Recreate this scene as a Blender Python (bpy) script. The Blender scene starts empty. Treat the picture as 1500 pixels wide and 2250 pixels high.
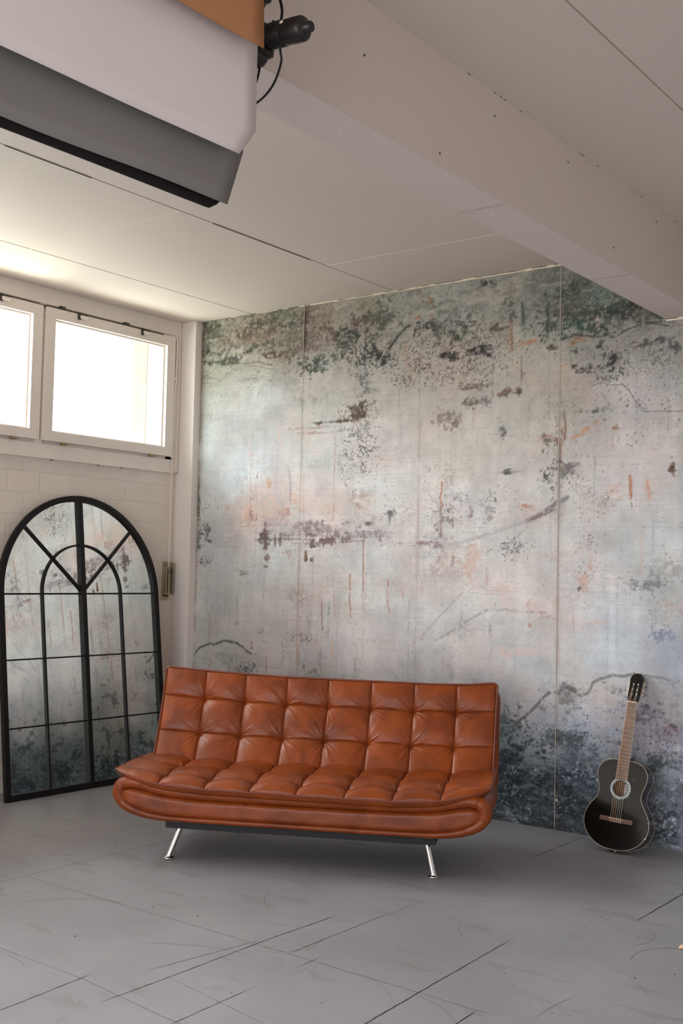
import bpy, bmesh, math, random
import numpy as np
from mathutils import Vector, Matrix

# ------------------------------------------------------------------ camera, world, lights, exposure
scene = bpy.context.scene
COL = scene.collection
H = 3.387                                   # ceiling height
FPX, YAW, PITCH, ROLL = 2442.25, 0.651973, 0.052946, 0.021769
CAM = Vector((6.2006, -6.0734, 1.4993))
fwd0 = Vector((-math.sin(YAW), math.cos(YAW), 0)); right0 = Vector((math.cos(YAW), math.sin(YAW), 0)); up0 = Vector((0, 0, 1))
fwd = fwd0*math.cos(PITCH) + up0*math.sin(PITCH); upv = up0*math.cos(PITCH) - fwd0*math.sin(PITCH)
rv = right0*math.cos(ROLL) + upv*math.sin(ROLL); uv_ = upv*math.cos(ROLL) - right0*math.sin(ROLL)
cam_data = bpy.data.cameras.new('camera'); cam = bpy.data.objects.new('camera', cam_data); COL.objects.link(cam)
cam_data.sensor_fit = 'VERTICAL'; cam_data.sensor_height = 36.0; cam_data.lens = FPX/2250*36.0
cam_data.clip_start = 0.05
m = Matrix.Identity(4)
for i in range(3):
    m[i][0] = rv[i]; m[i][1] = uv_[i]; m[i][2] = -fwd[i]; m[i][3] = CAM[i]
cam.matrix_world = m
scene.camera = cam

scene.view_settings.view_transform = 'Standard'; scene.view_settings.look = 'None'
scene.view_settings.gamma = 1.0; scene.view_settings.use_curve_mapping = False
scene.view_settings.exposure = 0.12
scene.cycles.use_denoising = True
scene.cycles.max_bounces = 10; scene.cycles.diffuse_bounces = 6; scene.cycles.glossy_bounces = 4
scene.cycles.transparent_max_bounces = 12
scene.cycles.caustics_reflective = False; scene.cycles.caustics_refractive = False
scene.cycles.sample_clamp_indirect = 6.0

world = bpy.data.worlds.new('overcast'); scene.world = world; world.use_nodes = True
world.node_tree.nodes['Background'].inputs[0].default_value = (0.93, 0.97, 1.0, 1)
world.node_tree.nodes['Background'].inputs[1].default_value = 2.2

def area(name, loc, target, sx, sy, power, color, spread=180):
    d = bpy.data.lights.new(name, 'AREA'); d.shape = 'RECTANGLE'; d.size = sx; d.size_y = sy
    d.energy = power; d.color = color; d.spread = math.radians(spread)
    o = bpy.data.objects.new(name, d); COL.objects.link(o); o.location = loc
    dirv = (Vector(target) - Vector(loc)).normalized()
    o.rotation_euler = dirv.to_track_quat('-Z', 'Y').to_euler()
    return o
# overcast daylight outside the strip of windows in the left wall
area('daylight_left', (-1.9, -5.3, 3.7), (1.0, -5.3, 2.2), 6.4, 2.6, 980, (0.94, 0.97, 1.0), 115)
# light bounced up from the sunlit lawn outside
area('lawn_bounce', (-1.5, -4.6, 1.3), (0.4, -4.6, 3.3), 7.8, 1.3, 330, (0.97, 1.0, 0.86), 140)
# the glazed front behind the photographer
area('daylight_front', (4.6, -8.6, 1.35), (4.1, -4.0, 0.6), 5.4, 2.2, 135, (0.97, 0.97, 1.0))

# ------------------------------------------------------------------ helpers
def srgb(r, g, b, a=1.0):
    def f(c):
        c = c/255.0
        return c/12.92 if c <= 0.04045 else ((c+0.055)/1.055)**2.4
    return (f(r), f(g), f(b), a)

def tag(o, label=None, cat=None, group=None, kind=None):
    if label: o['label'] = label
    if cat: o['category'] = cat
    if group: o['group'] = group
    if kind: o['kind'] = kind
    return o

def empty(name, loc=(0, 0, 0), rz=0.0):
    o = bpy.data.objects.new(name, None); COL.objects.link(o)
    o.location = loc; o.rotation_euler = (0, 0, rz); o.empty_display_size = 0.1
    return o

def smooth(me, on=True):
    me.polygons.foreach_set('use_smooth', [on]*len(me.polygons))

def from_pydata(name, verts, faces, mats, parent=None, sm=False, midx=None):
    me = bpy.data.meshes.new(name); me.from_pydata([tuple(v) for v in verts], [], faces)
    if not isinstance(mats, (list, tuple)): mats = [mats]
    for mt in mats: me.materials.append(mt)
    if midx is not None: me.polygons.foreach_set('material_index', midx)
    if sm: smooth(me)
    me.update()
    o = bpy.data.objects.new(name, me); COL.objects.link(o)
    if parent: o.parent = parent
    return o

class MB:
    """collects shapes into one mesh"""
    def __init__(s): s.v = []; s.f = []; s.m = []; s.sm = []
    def add(s, verts, faces, mi=0, sm=False):
        n = len(s.v); s.v += [tuple(q) for q in verts]
        for f in faces: s.f.append([i+n for i in f]); s.m.append(mi); s.sm.append(sm)
    def box(s, x0, x1, y0, y1, z0, z1, mi=0, bev=0.0, T=None):
        bm = bmesh.new(); bmesh.ops.create_cube(bm, size=1.0)
        for v in bm.verts:
            v.co = Vector(((x0+x1)/2+v.co.x*(x1-x0), (y0+y1)/2+v.co.y*(y1-y0), (z0+z1)/2+v.co.z*(z1-z0)))
        if bev > 0: bmesh.ops.bevel(bm, geom=list(bm.edges), offset=bev, segments=2, profile=0.7, affect='EDGES')
        vs = [T @ v.co if T else v.co.copy() for v in bm.verts]
        for i, v in enumerate(bm.verts): v.index = i
        s.add(vs, [[v.index for v in f.verts] for f in bm.faces], mi, False); bm.free()
    def tube(s, pts, r, seg=10, mi=0, closed=False, caps=True, up=None):
        pts = [Vector(q) for q in pts]; n = len(pts)
        rs = r if isinstance(r, (list, tuple)) else [r]*n
        rings = []; nrm = None
        for i in range(n):
            a = pts[(i-1) % n] if (closed or i > 0) else pts[i]
            b = pts[(i+1) % n] if (closed or i < n-1) else pts[i]
            t = (b-a).normalized()
            if nrm is None:
                ref = Vector(up) if up else (Vector((0, 0, 1)) if abs(t.z) < 0.9 else Vector((1, 0, 0)))
                nrm = (ref - t*ref.dot(t)).normalized()
            else:
                nrm = (nrm - t*nrm.dot(t)); nrm = nrm.normalized()
            bn = t.cross(nrm)
            rings.append([pts[i] + (nrm*math.cos(2*math.pi*k/seg) + bn*math.sin(2*math.pi*k/seg))*rs[i] for k in range(seg)])
        vs = [q for rg in rings for q in rg]; fs = []
        for i in range(n if closed else n-1):
            j = (i+1) % n
            for k in range(seg):
                k2 = (k+1) % seg
                fs.append([i*seg+k, i*seg+k2, j*seg+k2, j*seg+k])
        s.add(vs, fs, mi, True)
        if caps and not closed:
            s.add(rings[0], [list(range(seg))[::-1]], mi, False); s.add(rings[-1], [list(range(seg))], mi, False)
    def lathe(s, c, axis, prof, seg=24, mi=0):
        """prof: list of (distance along axis, radius)"""
        c = Vector(c); a = Vector(axis).normalized()
        ref = Vector((0, 0, 1)) if abs(a.z) < 0.9 else Vector((1, 0, 0))
        u = (ref - a*ref.dot(a)).normalized(); w = a.cross(u)
        vs = []; fs = []
        for d, r in prof:
            for k in range(seg):
                th = 2*math.pi*k/seg
                vs.append(c + a*d + (u*math.cos(th)+w*math.sin(th))*r)
        n = len(prof)
        for i in range(n-1):
            for k in range(seg):
                k2 = (k+1) % seg
                fs.append([i*seg+k, i*seg+k2, (i+1)*seg+k2, (i+1)*seg+k])
        s.add(vs, fs, mi, True)
        s.add(vs[:seg], [list(range(seg))[::-1]], mi, False); s.add(vs[-seg:], [list(range(seg))], mi, False)
    def prism(s, poly, f0, f1, mi=0, sm_side=False):
        """poly: 2D points; f0/f1 map 2D to 3D for each end"""
        n = len(poly)
        vs = [f0(*q) for q in poly] + [f1(*q) for q in poly]
        s.add(vs, [list(range(n))[::-1], list(range(n, 2*n))], mi, False)
        s.add(vs, [[k, (k+1) % n, n+(k+1) % n, n+k] for k in range(n)], mi, sm_side)
    def build(s, name, mats, parent=None, bevel=0.0, loc=None):
        me = bpy.data.meshes.new(name); me.from_pydata(s.v, [], s.f)
        if not isinstance(mats, (list, tuple)): mats = [mats]
        for mt in mats: me.materials.append(mt)
        me.polygons.foreach_set('material_index', s.m); me.polygons.foreach_set('use_smooth', s.sm)
        me.update()
        o = bpy.data.objects.new(name, me); COL.objects.link(o)
        if parent: o.parent = parent
        if bevel > 0:
            b = o.modifiers.new('bevel', 'BEVEL'); b.width = bevel; b.segments = 2; b.limit_method = 'ANGLE'
        return o

def copy_tree(o, parent=None):
    c = o.copy(); COL.objects.link(c); c.parent = parent
    for ch in [q for q in bpy.data.objects if q.parent == o]: copy_tree(ch, c)
    return c

# ------------------------------------------------------------------ materials
def mat(name, color, rough=0.5, metal=0.0, spec=0.5, coat=0.0, bump=0.0, bump_scale=60.0, var=0.0, var_scale=2.0, var2=None, coat_rough=0.1):
    mt = bpy.data.materials.new(name); mt.use_nodes = True
    nt = mt.node_tree; b = nt.nodes['Principled BSDF']
    b.inputs['Base Color'].default_value = color; b.inputs['Roughness'].default_value = rough
    b.inputs['Metallic'].default_value = metal; b.inputs['Specular IOR Level'].default_value = spec
    b.inputs['Coat Weight'].default_value = coat; b.inputs['Coat Roughness'].default_value = coat_rough
    tc = nt.nodes.new('ShaderNodeTexCoord')
    if var > 0:
        n = nt.nodes.new('ShaderNodeTexNoise'); n.inputs['Scale'].default_value = var_scale; n.inputs['Detail'].default_value = 6
        n.inputs['Roughness'].default_value = 0.6
        nt.links.new(tc.outputs['Object'], n.inputs['Vector'])
        r = nt.nodes.new('ShaderNodeValToRGB')
        c2 = var2 if var2 else tuple(x*(1-var) for x in color[:3]) + (1,)
        r.color_ramp.elements[0].position = 0.32; r.color_ramp.elements[0].color = c2
        r.color_ramp.elements[1].position = 0.68; r.color_ramp.elements[1].color = color
        nt.links.new(n.outputs['Fac'], r.inputs['Fac']); nt.links.new(r.outputs['Color'], b.inputs['Base Color'])
    if bump > 0:
        n2 = nt.nodes.new('ShaderNodeTexNoise'); n2.inputs['Scale'].default_value = bump_scale; n2.inputs['Detail'].default_value = 4
        nt.links.new(tc.outputs['Object'], n2.inputs['Vector'])
        bp = nt.nodes.new('ShaderNodeBump'); bp.inputs['Strength'].default_value = bump; bp.inputs['Distance'].default_value = 0.002
        nt.links.new(n2.outputs['Fac'], bp.inputs['Height']); nt.links.new(bp.outputs['Normal'], b.inputs['Normal'])
    return mt

M = {}
M['paint'] = mat('warm_white_paint', srgb(224, 216, 210), 0.55, bump=0.12, bump_scale=40, var=0.03, var_scale=1.5)
M['ceiling'] = mat('ceiling_paint', srgb(218, 207, 196), 0.6, bump=0.1, bump_scale=30, var=0.03, var_scale=0.8)
M['beam'] = mat('beam_paint', srgb(218, 206, 199), 0.55, bump=0.15, bump_scale=14, var=0.03, var_scale=1.2)
M['woodwhite'] = mat('white_lacquered_wood', srgb(226, 216, 208), 0.38, bump=0.08, bump_scale=80, var=0.03, var_scale=6)
M['seam'] = mat('seam_tan', srgb(158, 142, 126), 0.8)  # plain tan for joint lines and small specks
M['seamlight'] = mat('filler_line', srgb(226, 218, 200), 0.7)
M['caulk'] = mat('cream_caulk', srgb(228, 214, 190), 0.6, bump=0.3, bump_scale=60, var=0.08, var_scale=14)
M['gapdark'] = mat('dark_gap', srgb(66, 54, 44), 0.8)
M['blackmetal'] = mat('black_powder_coat', srgb(15, 12, 12), 0.5, spec=0.3, bump=0.05, bump_scale=200)
M['chrome'] = mat('chrome', srgb(225, 225, 225), 0.07, metal=1.0)
M['steel'] = mat('worn_steel', srgb(176, 168, 146), 0.35, metal=0.9, bump=0.1, bump_scale=120)
M['brass'] = mat('brass', srgb(168, 146, 104), 0.35, metal=0.9)
M['darkpaint'] = mat('dark_aluminium', srgb(70, 64, 58), 0.45, metal=0.5)
M['underframe'] = mat('charcoal_fabric', srgb(46, 45, 48), 0.85, bump=0.3, bump_scale=300)
M['blackplastic'] = mat('black_plastic', srgb(22, 18, 17), 0.38, spec=0.5)
M['cablem'] = mat('cable_rubber', srgb(16, 13, 12), 0.5)
MURAL_BASE=[[0.206,3.309,141,139,124],[0.216,3.061,165,165,150],[0.721,3.285,141,131,117],[0.638,3.089,167,165,155],[0.985,3.321,129,125,110],[1.324,3.279,136,125,112],[1.528,3.255,150,142,131],[1.801,3.253,129,125,110],[1.95,3.328,155,152,141],[2.451,3.321,155,155,145],[2.785,3.333,155,155,145],[3.008,3.245,141,142,131],[3.192,3.276,110,113,103],[3.4,3.164,105,111,100],[3.684,3.073,84,80,73],[3.901,2.914,148,143,136],[3.546,2.902,152,148,141],[0.227,2.779,184,185,179],[0.74,2.74,185,187,181],[1.34,2.759,190,186,176],[1.927,2.742,182,177,167],[2.46,2.845,177,167,155],[2.465,2.609,180,172,162],[2.954,2.656,180,174,162],[3.26,2.631,182,174,162],[3.688,2.595,182,177,174],[0.238,2.498,197,204,200],[0.668,2.237,200,207,209],[1.351,2.372,200,204,200],[1.935,2.372,197,190,184],[2.47,2.314,192,185,177],[3.114,2.309,188,181,173],[3.69,2.252,190,182,178],[0.257,2.01,193,195,195],[0.768,1.933,202,188,182],[1.363,1.955,217,205,200],[1.943,2.036,208,206,203],[2.476,2.022,205,203,200],[3.118,2.005,198,193,188],[3.693,1.99,194,190,189],[0.27,1.664,195,195,196],[0.955,1.601,200,202,200],[1.764,1.67,200,200,198],[2.482,1.673,205,205,202],[3.271,1.676,200,196,193],[3.829,1.678,195,193,192],[0.284,1.321,188,188,186],[0.963,1.34,200,194,192],[1.772,1.363,205,203,200],[2.488,1.384,208,206,203],[3.126,1.347,207,202,199],[3.504,1.413,198,198,198],[3.831,1.447,180,182,182],[0.3,0.911,182,180,176],[0.976,0.95,190,183,181],[1.782,0.997,203,198,197],[2.493,1.096,208,204,202],[3.129,1.102,203,198,195],[3.478,1.148,197,204,212],[3.885,1.145,165,170,180],[2.981,0.847,195,197,199],[3.424,0.882,201,193,191],[3.835,0.838,175,170,173],[2.983,0.683,183,175,178],[3.426,0.698,180,180,187],[2.894,0.455,115,126,131],[3.138,0.482,158,160,168],[3.428,0.567,160,165,175],[3.836,0.661,130,122,132],[3.915,0.544,160,165,175],[2.897,0.236,60,68,75],[3.2,0.223,66,74,84],[3.373,0.351,78,86,98],[3.202,0.09,55,60,65],[3.838,0.41,95,102,110],[3.917,0.221,120,128,140],[3.814,0.031,80,85,92],[3.943,0.052,135,140,155],[0.317,0.471,178,174,174],[0.99,0.531,184,178,178],[1.792,0.603,190,184,184],[2.502,0.639,180,176,178],[0.33,0.134,104,114,116],[1.001,0.211,96,106,108],[1.8,0.272,96,106,110],[2.508,0.355,96,108,112],[0.645,0.335,140,144,145],[1.643,0.437,142,146,148],[0.57,-0.07,80,92,94],[1.421,-0.02,72,82,86],[2.17,0.053,66,76,80],[0.486,-0.28,66,76,78],[2.678,0.04,58,64,70]]  # print colours with shade worked in: window-side area dimmed against brighter light
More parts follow.
